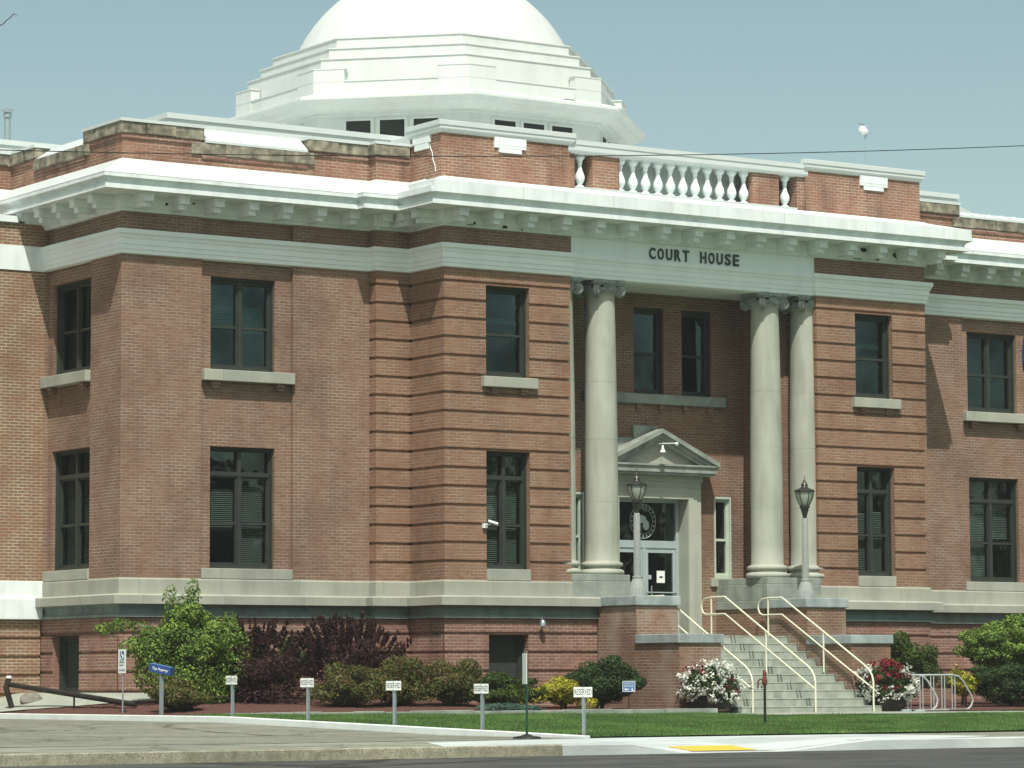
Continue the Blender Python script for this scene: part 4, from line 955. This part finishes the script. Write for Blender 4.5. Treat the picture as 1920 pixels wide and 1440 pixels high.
# ------------------------------------------------------------------ shrubs
def leaves(blobs, n, size, up=.3, elong=1.6, shell=.75):
    """leaf quads spread through ellipsoids (cx,cy,cz,rx,ry,rz,weight)"""
    wts = np.array([b[6] if len(b) > 6 else b[3]*b[4]*b[5] for b in blobs], float); wts /= wts.sum(); out = []
    for b, w in zip(blobs, wts):
        k = int(n*w); d = rng.normal(size=(k, 3)); d /= np.linalg.norm(d, axis=1)[:, None]
        rad = shell+(1-shell)*rng.random(k)**.7; rad = np.where(rng.random(k) < .3, rng.random(k)**.5, rad)
        ph = np.sin(d[:, 0]*7+b[0]*3)*np.sin(d[:, 1]*6+b[1])*np.sin(d[:, 2]*8+b[2]*5); rad = rad*(1+.16*ph)+rng.normal(0, .025, k)
        p = np.array(b[:3])+d*rad[:, None]*np.array(b[3:6])
        nrm = d+rng.normal(0, .6, (k, 3))+np.array([0, 0, up]); nrm /= np.linalg.norm(nrm, axis=1)[:, None]
        t = np.cross(nrm, rng.normal(size=(k, 3))); t /= np.linalg.norm(t, axis=1)[:, None]; s = np.cross(nrm, t)
        sz = size*rng.uniform(.6, 1.3, k)[:, None]
        q = np.stack([p-t*sz*elong*.5, p+s*sz*.42, p+t*sz*elong*.5, p-s*sz*.42], 1); out.append(q.reshape(-1, 3))
    return np.concatenate(out)
def clumps(c, r, n, k=.34, zmin=-.35):
    """many small blobs covering a bigger ellipsoid: an uneven outline"""
    B = [(c[0], c[1], c[2], r[0]*.72, r[1]*.72, r[2]*.72, .55*n)]
    for i in range(n):
        v = Vector((random.gauss(0, 1), random.gauss(0, 1), random.gauss(0, 1))).normalized()
        if v.z < zmin: v.z = random.uniform(zmin, .2)
        q = k*random.uniform(.7, 1.3); m = random.uniform(.66, .95)
        B.append((c[0]+v.x*r[0]*m, c[1]+v.y*r[1]*m, c[2]+v.z*r[2]*m, r[0]*q, r[1]*q, r[2]*q*.9, 1))
    return B
def shrub(name, label, mat, blobs, n, size, base, group=None, stems=6, extra=None, cat='shrub', elong=1.6, stemz=None):
    t = thing(name, label, cat, base, group)
    V = leaves(blobs, n, size, elong=elong)-np.array(base)
    o = rawmesh('foliage', V, 4, mat); o.parent = t
    m = MB(); c = blobs[0]
    for i in range(stems):
        a = random.uniform(0, 6.28); rr = random.uniform(.2, .6); top = stemz or c[2]+c[5]*.5
        m.tube([(base[0]+math.cos(a)*.06, base[1]+math.sin(a)*.06, base[2]-.02), (base[0]+(c[0]-base[0])*.5+math.cos(a)*c[3]*rr*.5, c[1]+math.sin(a)*c[4]*rr*.5, (base[2]+top)/2), (c[0]+math.cos(a)*c[3]*rr, c[1]+math.sin(a)*c[4]*rr, top)], [.02, .014, .006], 5)
    m.build('trunk', 'bark', t)
    if extra:
        for nm, mt, bl, k, sz in extra:
            o = rawmesh(nm, leaves(bl, k, sz, shell=.9)-np.array(base), 4, mt); o.parent = t
    return t
# large bright green shrub, airy and uneven
B = [(-6.9, -1.2, 1.75, .62, .6, .55, 3), (-6.35, -1.1, 1.7, .5, .5, .5, 2.2), (-7.5, -1.2, 1.95, .42, .4, .26, 1.3), (-7.0, -1.2, 2.45, .42, .4, .38, 1.5), (-6.75, -1.15, 2.85, .17, .17, .3, .45), (-7.3, -1.2, 2.8, .14, .14, .22, .2), (-6.1, -1.1, 2.15, .34, .3, .26, .8), (-5.85, -1.1, 2.3, .16, .16, .2, .25),
     (-6.9, -1.5, 1.2, .55, .4, .35, 1.2), (-7.95, -1.2, 2.15, .26, .2, .14, .3), (-8.35, -1.2, 2.2, .26, .2, .13, .5), (-8.75, -1.2, 2.12, .22, .18, .12, .3), (-8.1, -1.25, 1.75, .35, .3, .2, 1), (-7.7, -1.25, 1.2, .4, .4, .4, 2), (-7.55, -1.2, 1.75, .5, .4, .35, 3), (-6.0, -1.2, 1.9, .45, .4, .4, 2.5), (-6.95, -1.2, 2.2, .5, .4, .45, 3), (-7.7, -1.3, 1.55, .4, .3, .3, 1.2), (-5.75, -1.2, 1.75, .4, .35, .35, 1.4), (-8.0, -1.2, 1.9, .22, .2, .12, .25), (-6.2, -1.3, 1.25, .4, .35, .35, .9), (-7.35, -1.3, .95, .35, .3, .4, .6)]
shrub('green_shrub', 'large airy bright green shrub with loose upright shoots left of the RESERVED signs', 'leaf_bright', B+clumps((-6.8, -1.2, 1.75), (1.0, .7, .85), 30, .2)+[(-6.75, -1.3, .95, .85, .5, .5, 7), (-6.2, -1.3, 1.3, .6, .5, .5, 3)], 46000, .044, (-6.8, -1.2, .5), stems=14, stemz=2.2)
# purple barberries with spiky shoots
def spiky(c, r, n):
    B = clumps(c, r, 26, .26)
    for i in range(n):
        a = random.uniform(0, 6.28); s = random.uniform(.25, 1.0); L = random.uniform(.18, .5)
        bx_, by_ = c[0]+math.cos(a)*r[0]*s, c[1]+math.sin(a)*r[1]*s; bz = c[2]+r[2]*math.sqrt(max(0, 1-s*s))*.92
        lean = Vector((math.cos(a)*s*.8, math.sin(a)*s*.8, 1)).normalized()
        for q in range(5): 
            P = Vector((bx_, by_, bz))+lean*L*(q/4); B.append((P.x, P.y, P.z, .024, .024, .05, .10))
    return B
shrub('barberry_shrub', 'dark purple spiky shrub standing directly right of the bright green shrub', 'leaf_purple', spiky((-5.3, -1.1, 1.15), (1.0, .8, .86), 70)+[(-5.0, -1.6, .75, 1.0, .5, .35, 4), (-5.75, -1.2, 1.75, .35, .3, .3, 2), (-4.5, -1.1, 1.1, .5, .4, .4, 2)], 44000, .030, (-5.2, -.9, .5), 'purple barberry shrubs', elong=1.9)
shrub('barberry_shrub', 'dark purple spiky shrub against the wall near the corner of the porch block', 'leaf_purple', spiky((-2.75, -.5, 1.42), (1.22, .75, .66), 100)+[(-3.1, -.5, 1.95, .4, .3, .22, 1.5)], 44000, .030, (-2.8, -.4, .55), 'purple barberry shrubs', elong=1.9)
shrub('green_shrub', 'small green bush showing between the two purple shrubs', 'leaf_mid', clumps((-4.1, -.35, 1.35), (.45, .4, .55), 14, .35), 7000, .036, (-4.05, -.2, .6))
for i, (cx, cy, rx, rz, lb) in enumerate([(-8.0, -2.9, .5, .34, 'low rusty green flowering bush behind the blue sign post'), (-3.95, -2.6, .82, .48, 'low rusty green bush behind the second RESERVED sign from the left'), (-2.7, -2.5, .85, .55, 'low rusty green bush behind the middle RESERVED sign'), (-1.45, -2.6, .80, .54, 'low rusty green bush at the right end of the rusty row')]):
    shrub('spirea_bush', lb, 'leaf_spirea', clumps((cx, cy, .42+rz), (rx, .55, rz), 26, .36), 19000, .034, (cx, cy, .45), 'rusty green bushes in the bed', extra=[('flowers', 'petal_pink', clumps((cx, cy, .46+rz), (rx, .5, rz), 7, .16, .1), 260, .035)])
shrub('potentilla_bush', 'loose green bush dotted with yellow flowers in front of the basement window', 'leaf_mid', clumps((-.45, -2.9, .80), (1.05, .5, .42), 24, .26), 15000, .036, (-.45, -2.9, .42), extra=[('flowers', 'petal_yellow' if 'petal_yellow' in MT else 'leaf_yellow', clumps((-.1, -3.0, .72), (.9, .5, .32), 12, .16, -.2), 420, .04)])
shrub('gold_bush', 'rounded bright yellow green bush left of the nearest RESERVED sign', 'leaf_yellow', clumps((1.0, -3.0, .80), (.55, .5, .36), 16, .3)+[(1.45, -3.2, .6, .3, .2, .14, .8)], 11000, .034, (1.0, -3.0, .42))
shrub('juniper', 'flat blue green juniper at the edge of the bed', 'leaf_blue', [(-1.1, -3.9, .50, .62, .3, .10, 1), (-.7, -3.95, .48, .5, .28, .08, .7)], 6000, .035, (-.9, -3.9, .42), elong=2.4, stems=3)
shrub('round_shrub', 'dense dark green rounded shrub against the stair cheek wall', 'leaf_dark', clumps((2.75, -1.9, .98), (.98, .75, .62), 30, .26), 24000, .038, (2.75, -1.9, .45))
shrub('round_shrub', 'dark green rounded shrub right of the stairs behind the bike rack', 'leaf_mid', clumps((10.95, -2.1, 1.25), (1.0, .7, .92), 30, .26), 24000, .042, (10.85, -2.1, .45))
shrub('green_shrub', 'big light green shrub at the right edge of the photo', 'leaf_bright', clumps((14.55, -1.9, 1.74), (1.75, .9, .76), 44, .22), 36000, .046, (14.1, -1.9, .5))
shrub('dark_shrub', 'low dark green shrub below the big light green one at the right edge', 'leaf_dark', clumps((13.7, -2.9, .92), (1.8, .6, .60), 30, .25), 26000, .04, (13.7, -2.9, .42))
shrub('gold_bush', 'small bright yellow bush behind the end of the bike rack', 'leaf_yellow', clumps((12.15, -3.0, .92), (.36, .36, .36), 12, .34)+[(11.9, -3.0, 1.28, .08, .08, .14, .25)], 2600, .045, (12.1, -3.0, .42))
# unseen trees added behind the camera to block low sky light and darken reflections
TB = []
for i in range(60):
    xx = -150+i*5+random.uniform(-2, 2); h_ = random.uniform(9, 16); TB.append((xx, -88+random.uniform(-5, 5), h_*.55, random.uniform(3.5, 5.5), random.uniform(3, 5), h_*.5, 1))
tb = rawmesh('light_block_trees', leaves(TB, 26000, 1.3, elong=1.2), 4, 'leaf_dark'); tb['kind'] = 'stuff'; tb['label'] = 'unseen belt of dark green trees added to block low sky light'; tb['category'] = 'trees'
# boulder
m = MB(); m.sphere((-8.2, 3.2, .66), .27, .22, .20, 9, 6, .12)
tag(m.build('boulder', 'boulder', None), 'single grey boulder on the concrete by the left corner of the courthouse', 'rock')
# ------------------------------------------------------------------ barrels with petunias
def barrel(x, y, label, redpos):
    t = thing('flower_barrel', label, 'planter', (x, y, .352))
    MB().lathe([(.38, .353), (.42, .45), (.455, .60), (.47, .74), (.44, .76), (.42, .70)], (x, y, 0), 20).build('barrel', 'wood', t)
    h = MB(); 
    for z, r in ((.47, .43), (.66, .468)): h.lathe([(r-.01, z-.02), (r+.006, z-.018), (r+.006, z+.018), (r-.01, z+.02)], (x, y, 0), 20)
    h.build('hoop', 'rust', t)
    o = rawmesh('foliage', leaves([(x, y, .93, .60, .60, .42, 1)], 6500, .045)-np.array((x, y, .352)), 4, 'leaf_dark'); o.parent = t
    W_, R_ = [], []
    for i in range(230):
        d = Vector((random.gauss(0, 1), random.gauss(0, 1), random.gauss(0, 1))).normalized()
        if d.z < -.8: continue
        q = random.uniform(.80, 1.08); p = (x+d.x*.66*q, y+d.y*.66*q, (.95 if d.z > 0 else .92)+d.z*q*(.50 if d.z > 0 else .42)); isred = redpos(d)
        (R_ if isred else W_).append((*p, .085, .085, .07, 1))
    o = rawmesh('white_flowers', leaves(W_, len(W_)*13, .062, elong=1.1)-np.array((x, y, .352)), 4, 'petal_white'); o.parent = t
    o = rawmesh('red_flowers', leaves(R_, len(R_)*13, .055, elong=1.1)-np.array((x, y, .352)), 4, 'petal_red'); o.parent = t
vf = Vector((-fw.x, -fw.y, 0)); 
barrel(4.42, -3.62, 'half barrel of mostly white petunias left of the stairs', lambda d: (d.z > .45 and d.dot(Rv) < -.2 and random.random() < .7) or (abs(d.dot(Rv)-.6) < .3 and abs(d.z) < .3 and random.random() < .45))
barrel(9.28, -3.60, 'half barrel with a deep red centre of petunias ringed in white, right of the stairs', lambda d: (d.z > -.12 and d.dot(Rv) > -.5 and d.dot(Rv) < .62) or random.random() < .08)
# ------------------------------------------------------------------ bike rack
BR = thing('bike_rack', 'galvanised tube bicycle rack on the concrete right of the stairs', 'bike rack', (10.4, -4.1, .352))
yy = -4.05
MB().tube([(9.45, yy, 1.15), (10.85, yy, 1.15), (11.02, yy, 1.12), (11.14, yy, 1.02), (11.40, yy, .68), (11.43, yy, .58), (11.38, yy, .46), (11.28, yy, .39), (11.15, yy, .375)], .02, 8).build('end_hoop', 'rackpaint', BR, smooth=True)
MB().tube([(9.45, -4.5, 1.15), (9.60, -4.5, 1.12), (9.72, -4.5, 1.02), (9.97, -4.5, .68), (10.0, -4.5, .58), (9.96, -4.5, .46), (9.85, -4.5, .38)], .02, 8).build('end_hoop', 'rackpaint', BR, smooth=True)
MB().box(9.35, 11.3, -4.08, -4.02, .355, .40).build('base_rail', 'rackpaint', BR)
MB().box(9.35, 10.3, -4.53, -4.47, .355, .395).build('base_rail', 'rackpaint', BR)
for i, x in enumerate((9.53, 9.88, 10.2, 10.52, 10.82)):
    for dx in (0, .085): MB().tube([(x+dx, yy, .39), (x+dx, yy, 1.14)], .011, 6).build('bar', 'rackpaint', BR)
# ------------------------------------------------------------------ signs
def reserved(y, ang, label):
    x = -8.975; z0 = zg(x, y)-.02; t = thing('parking_sign', label, 'parking sign', (x, y, z0), 'RESERVED parking signs along the lot')
    a = math.radians(ang); td = Vector((math.sin(a), -math.cos(a), 0)); nd = Vector((-math.cos(a), -math.sin(a), 0)); up = Vector((0, 0, 1))
    zt = z0+.765
    MB().obox(Vector((x, y, z0+.34)), td, nd, up, .022, .012, .36).obox(Vector((x, y, z0+.36))-nd*.02, td, nd, up, .03, .008, .36).build('post', 'galv', t)
    c = Vector((x, y, zt-.075))+nd*.018
    MB().obox(c, td, nd, up, .152, .003, .078).build('sign_plate', 'signwhite', t)
    textobj('RESERVED', 1, lambda u, v: c+nd*.004+td*(u-.138)+up*(v-.042), 'ink', t, 'lettering', w=.28, h=.088, ext=.001, off=.0, org=(x, y, z0))
    MB().sphere(c+nd*.006+up*.062, .008, seg=6, rings=4).sphere(c+nd*.006-up*.066, .008, seg=6, rings=4).build('bolt', 'galv', t)
reserved(-6.83, 12, 'white RESERVED sign on a low post, leftmost and farthest in its row')
reserved(-9.57, 19, 'white RESERVED sign on a low post, second from the left')
reserved(-12.46, 25, 'white RESERVED sign on a low post, middle one of the row')
reserved(-15.16, 17, 'white RESERVED sign on a low post, just left of the tall green post')
reserved(-18.02, 35, 'white RESERVED sign on a low post, nearest, in front of the yellow bush')
# disabled parking sign
x, y = -8.8, -2.12; z0 = .41
t = thing('disabled_parking_sign', 'tall narrow white sign with a blue wheelchair symbol on a thin steel post', 'parking sign', (x, y, z0))
MB().tube([(x, y, z0), (x, y, 1.7)], .016, 6).build('post', 'galv', t)
MB().box(x-.024, x-.018, y-.16, y+.16, 1.235, 1.70).build('sign_plate', 'signwhite', t)
MB().box(x-.027, x-.0245, y-.085, y+.085, 1.49, 1.66).build('symbol_panel', 'signblue', t)
wx = x-.031
m = MB(); m.tube([(wx, y+.055*math.cos(q)-.01, 1.55+.055*math.sin(q)) for q in [math.radians(k) for k in range(100, 400, 20)]], .006, 5)
m.tube([(wx, y+.02, 1.64), (wx, y+.015, 1.58), (wx, y-.035, 1.575), (wx, y-.055, 1.52)], .007, 5); m.sphere((wx, y+.02, 1.645), .004, .012, .012, 8, 6); m.build('wheelchair_symbol', 'signwhite', t)
fy = lambda cx_, cz: (lambda u, v: Vector((x-.026, cx_-u, cz+v)))
for tx, cz, w_, h_, mm in (('PARKING', 1.43, .22, .035, 'ink'), ('PERMIT', 1.375, .2, .03, 'ink')): textobj(tx, 1, fy(y+.11, cz), mm, t, 'lettering', w=w_, h=h_, ext=.001, org=(x, y, z0))
textobj('VAN ACCESS', 1, fy(y+.12, 1.275), 'signblue', t, 'lettering', w=.24, h=.04, ext=.001, org=(x, y, z0))
# tilted blue name sign
x, y = -8.8, -3.73; t = thing('blue_sign', 'tilted blue box sign with white lettering on a square grey post', 'sign', (x, y, .43))
MB().box(x-.03, x+.03, y-.03, y+.03, .42, 1.24).build('post', 'galv', t)
a = math.radians(24); td = Vector((math.sin(a), -math.cos(a), 0)); nd = Vector((-math.cos(a), -math.sin(a), 0)); up = Vector((0, 0, 1))
tt = (td*math.cos(.17)-up*math.sin(.17)); uu = (up*math.cos(.17)+td*math.sin(.17)); c = Vector((x, y, 1.30))
MB().obox(c, tt, nd, uu, .26, .06, .075).build('sign_box', 'signblue', t)
MB().obox(c+nd*.0+uu*.079, tt, nd, uu, .258, .058, .003).build('trim', 'signpale', t)
textobj('Flax Hewmar', 1, lambda u, v: c+nd*.062+tt*(u-.17)+uu*(v-.035), 'signwhite', t, 'lettering', w=.38, h=.065, ext=.001, off=.01, org=(x, y, .43))
# little blue wayfinding sign
x, y = 2.52, -3.25; t = thing('direction_sign', 'small square blue direction sign with a white arrow beside the dark round shrub', 'sign', (x, y, .45))
nd = Vector((-.45, -.893, 0)); td = Vector((.893, -.45, 0)); up = Vector((0, 0, 1)); c = Vector((x, y, .93))
MB().tube([(x, y, .44), (x, y, 1.0)], .012, 6).build('post', 'black', t)
MB().obox(c+nd*.02, td, nd, up, .135, .004, .115).build('sign_plate', 'signpale', t)
MB().obox(c+nd*.024+up*.108, td, nd, up, .135, .002, .005).obox(c+nd*.024-up*.108, td, nd, up, .135, .002, .005).obox(c+nd*.024+td*.13, td, nd, up, .005, .002, .115).obox(c+nd*.024-td*.13, td, nd, up, .005, .002, .115).build('border', 'signwhite', t)
fz = lambda ox, oz: (lambda u, v: c+nd*.026+td*(u+ox)+up*(v+oz))
textobj('COURTHOUSE', 1, fz(-.10, .045), 'signwhite', t, 'lettering', w=.2, h=.035, ext=.001, org=(x, y, .45))
textobj('ENTRANCE', 1, fz(-.10, -.01), 'signwhite', t, 'lettering', w=.2, h=.035, ext=.001, org=(x, y, .45))
m = MB(); q = c+nd*.026-up*.062
m.add([q-td*.10, q-td*.055+up*.03, q-td*.055-up*.03], [(0, 1, 2)]); m.obox(q-td*.03, td, nd, up, .028, .001, .01); m.obox(q+td*.07, td, nd, up, .012, .001, .028).obox(q+td*.085-up*.02, td, nd, up, .02, .0015, .007)
m.build('arrow', 'signwhite', t)
# green post with a sign seen edge on
x, y = -10.05, -18.05; z0 = lotz(y)
t = thing('green_post', 'thin dark green post on a round base with a white panel edge on', 'sign post', (x, y, z0))
MB().tube([(x, y, z0), (x, y, 1.30)], .02, 8).build('post', 'green', t)
MB().lathe([(.22, z0+.0), (.21, z0+.03), (.10, z0+.045), (.03, z0+.07)], (x, y, 0), 20).build('base', 'black', t)
vd = Vector((fw.x, fw.y, 0)).normalized(); vd = (Matrix.Rotation(math.radians(12), 3, 'Z')@vd); vn = Vector((vd.y, -vd.x, 0))
MB().obox(Vector((x, y, 1.24))-Vector((Rv.x, Rv.y, 0))*.03, vd, vn, (0, 0, 1), .15, .004, .235).build('sign_plate', 'signwhite', t)
# yard hydrant
x, y = -2.07, -13.74; z0 = zg(x, y)-.02
t = thing('yard_hydrant', 'black standpipe with a red hydrant head standing in the lawn before the stairs', 'hydrant', (x, y, z0))
MB().tube([(x, y, z0), (x, y, z0+.74)], .024, 8).build('pipe', 'black', t)
R3 = Vector((Rv.x, Rv.y, 0)).normalized(); H = Vector((x, y, z0))
m = MB(); m.lathe([(.03, .70), (.045, .74), (.05, .79), (.04, .83), (.03, .86), (.035, .90), (.03, .96), (.015, .98)], H, 10); m.tube([H+R3*.0+Vector((0,0,.80)), H-R3*.08+Vector((0,0,.82)), H-R3*.115+Vector((0,0,.78)), H-R3*.12+Vector((0,0,.66))], .016, 6)
m.build('head', 'red', t, smooth=True)
m = MB(); m.tube([H+Vector((0,0,.645)), H-R3*.25+Vector((0,0,.655))], .011, 6); m.sphere(H-R3*.25+Vector((0,0,.66)), .02, seg=8, rings=6); m.tube([H-R3*.05+Vector((0,0,.65)), H-R3*.06+Vector((0,0,.70))], .012, 5); m.build('handle', 'black', t)
# dark barrier arm
t = thing('barrier_arm', 'dark steel pipe barrier sloping down from a capped post by the left corner', 'barrier', (-8.6, .5, .5))
MB().tube([(-8.75, 3.25, 1.03), (-8.75, 3.1, 1.02), (-8.55, .5, .81), (-8.2, -1.5, .62)], .055, 10).build('pipe', 'rust', t, smooth=True)
MB().tube([(-8.56, .5, .80), (-8.56, .5, .45)], .02, 6).build('leg', 'rust', t)
MB().tube([(-8.68, 3.1, .45), (-8.80, 3.2, .95), (-8.74, 3.2, 1.16)], .06, 10).build('post', 'rust', t, smooth=True)
MB().lathe([(.062, 1.15), (.062, 1.19), (.03, 1.205)], (-8.74, 3.2, 0), 12).build('cap', 'signwhite', t)
# overhead cable
pts = []
for i in range(41):
    x = -34+i*1.6; z = 10.435+.0940*x*1.0+.00130*x*x*1.0; pts.append((x, -15, z))
def cz(x): return np.polyval(np.polyfit([-17.5, -16.06, -14.04, -10.22, -7.01, -5.18, -2.86, 3.16], [9.01, 9.10, 9.25, 9.53, 9.83, 10.0, 10.21, 10.89], 2), x)
tag(MB().tube([(x, -15, cz(x)) for x in np.linspace(-32, 26, 60)], .008, 6).build('power_cable', 'black', None), 'thin black overhead cable crossing in front of the courthouse roof', 'cable')
# roof objects
t = thing('flue_pipe', 'galvanised flue pipe with a flat cap on the roof at the far left', 'flue', (-6.2, 9, 13.4))
MB().lathe([(.075, 13.35), (.075, 14.12)], (-6.2, 9, 0), 14).build('pipe', 'galv', t, smooth=True)
MB().lathe([(.10, 14.05), (.10, 14.14), (.085, 14.15), (.15, 14.20), (.15, 14.22), (.03, 14.27)], (-6.2, 9, 0), 14).build('cap', 'galv', t)
t = thing('weather_station', 'small white weather instrument on a hair thin mast above the right roof', 'weather station', (18.6, 8, 13.3))
MB().tube([(18.6, 8, 12.4), (18.6, 8, 15.75)], .0035, 5).build('mast', 'galv', t)
m = MB().sphere((18.6, 8, 15.82), .13, .10, .09, 12, 8).box(18.45, 18.62, 7.95, 8.05, 15.82, 15.96); m.build('sensor_body', 'signwhite', t, smooth=True)
MB().tube([(18.42, 8, 16.02), (18.58, 8, 16.02)], .02, 6).tube([(18.5, 8, 15.95), (18.5, 8, 16.02)], .008, 5).tube([(18.68, 8, 15.76), (18.62, 8, 15.62)], .02, 6).build('anemometer', 'galv', t)
# flag at the right edge, pole outside the picture
t = thing('flag', 'dark blue and red flag edge hanging at the right border before the upper window', 'flag', (13.6, -4, .4))
MB().tube([(13.75, -4, .3), (13.75, -4, 9.6)], [.06, .03], 10).build('pole', 'galv', t)
def cloth(z0, z1, mat, nm):
    m = MB(); n = 14; vs = []
    for j, z in enumerate(np.linspace(z0, z1, 5)):
        for i in range(n+1):
            u = i/n; vs.append((13.72-u*.58*(.75+.25*math.sin((z-8)*2.2)), -4+.06*math.sin(u*9+z*1.5), z-u*.18))
    m.add(vs, [(j*(n+1)+i, j*(n+1)+i+1, (j+1)*(n+1)+i+1, (j+1)*(n+1)+i) for j in range(4) for i in range(n)])
    o = m.build(nm, mat, t, smooth=True); s_ = o.modifiers.new('thick', 'SOLIDIFY'); s_.thickness = .004
cloth(8.25, 9.2, 'flagblue', 'blue_field'); cloth(7.8, 8.25, 'flagred', 'red_stripe')
# bare twig of a tree standing left of the frame
t = thing('bare_tree', 'bare dark twig of a tree reaching into the sky at the upper left corner', 'tree', (-27.6, -30, 0))
MB().tube([(-27.6, -30, -.1), (-27.5, -30, 3), (-27.2, -30, 6), (-27.0, -30, 8.5)], [.16, .12, .08, .04], 8).build('trunk', 'bark', t)
MB().tube([(-27.2, -30, 6), (-26.2, -30, 7.0), (-25.2, -30, 7.35), (-24.6, -30, 7.5), (-24.42, -30, 7.60), (-24.385, -30, 7.62), (-24.35, -30, 7.66), (-24.31, -30, 7.69), (-24.275, -30, 7.735), (-24.255, -30, 7.733), (-24.235, -30, 7.722)], [.04, .025, .015, .009, .006, .0055, .005, .005, .005, .0035, .002], 6).build('branch', 'bark', t)
MB().tube([(-27.1, -30, 7.2), (-26.6, -29.6, 8.4), (-26.3, -29.3, 9.2)], [.03, .018, .006], 6).build('branch', 'bark', t)
for o in bpy.data.objects:
    if '_org' in o: del o['_org']
# thin summer haze filling the air of the whole place
hm = bpy.data.materials.new('haze'); hm.use_nodes = True; hn = hm.node_tree; hn.nodes.clear()
pv = hn.nodes.new('ShaderNodeVolumePrincipled'); pv.inputs['Color'].default_value = (.90, .97, .95, 1); pv.inputs['Density'].default_value = HAZE
hn.links.new(pv.outputs[0], hn.nodes.new('ShaderNodeOutputMaterial').inputs['Volume'])
MT['haze'] = hm
hz = MB().box(-180, 180, -120, 180, -1.1, 24).build('haze', 'haze'); hz['kind'] = 'stuff'; hz['label'] = 'pale thin summer haze in the air around the courthouse'; hz['category'] = 'haze'
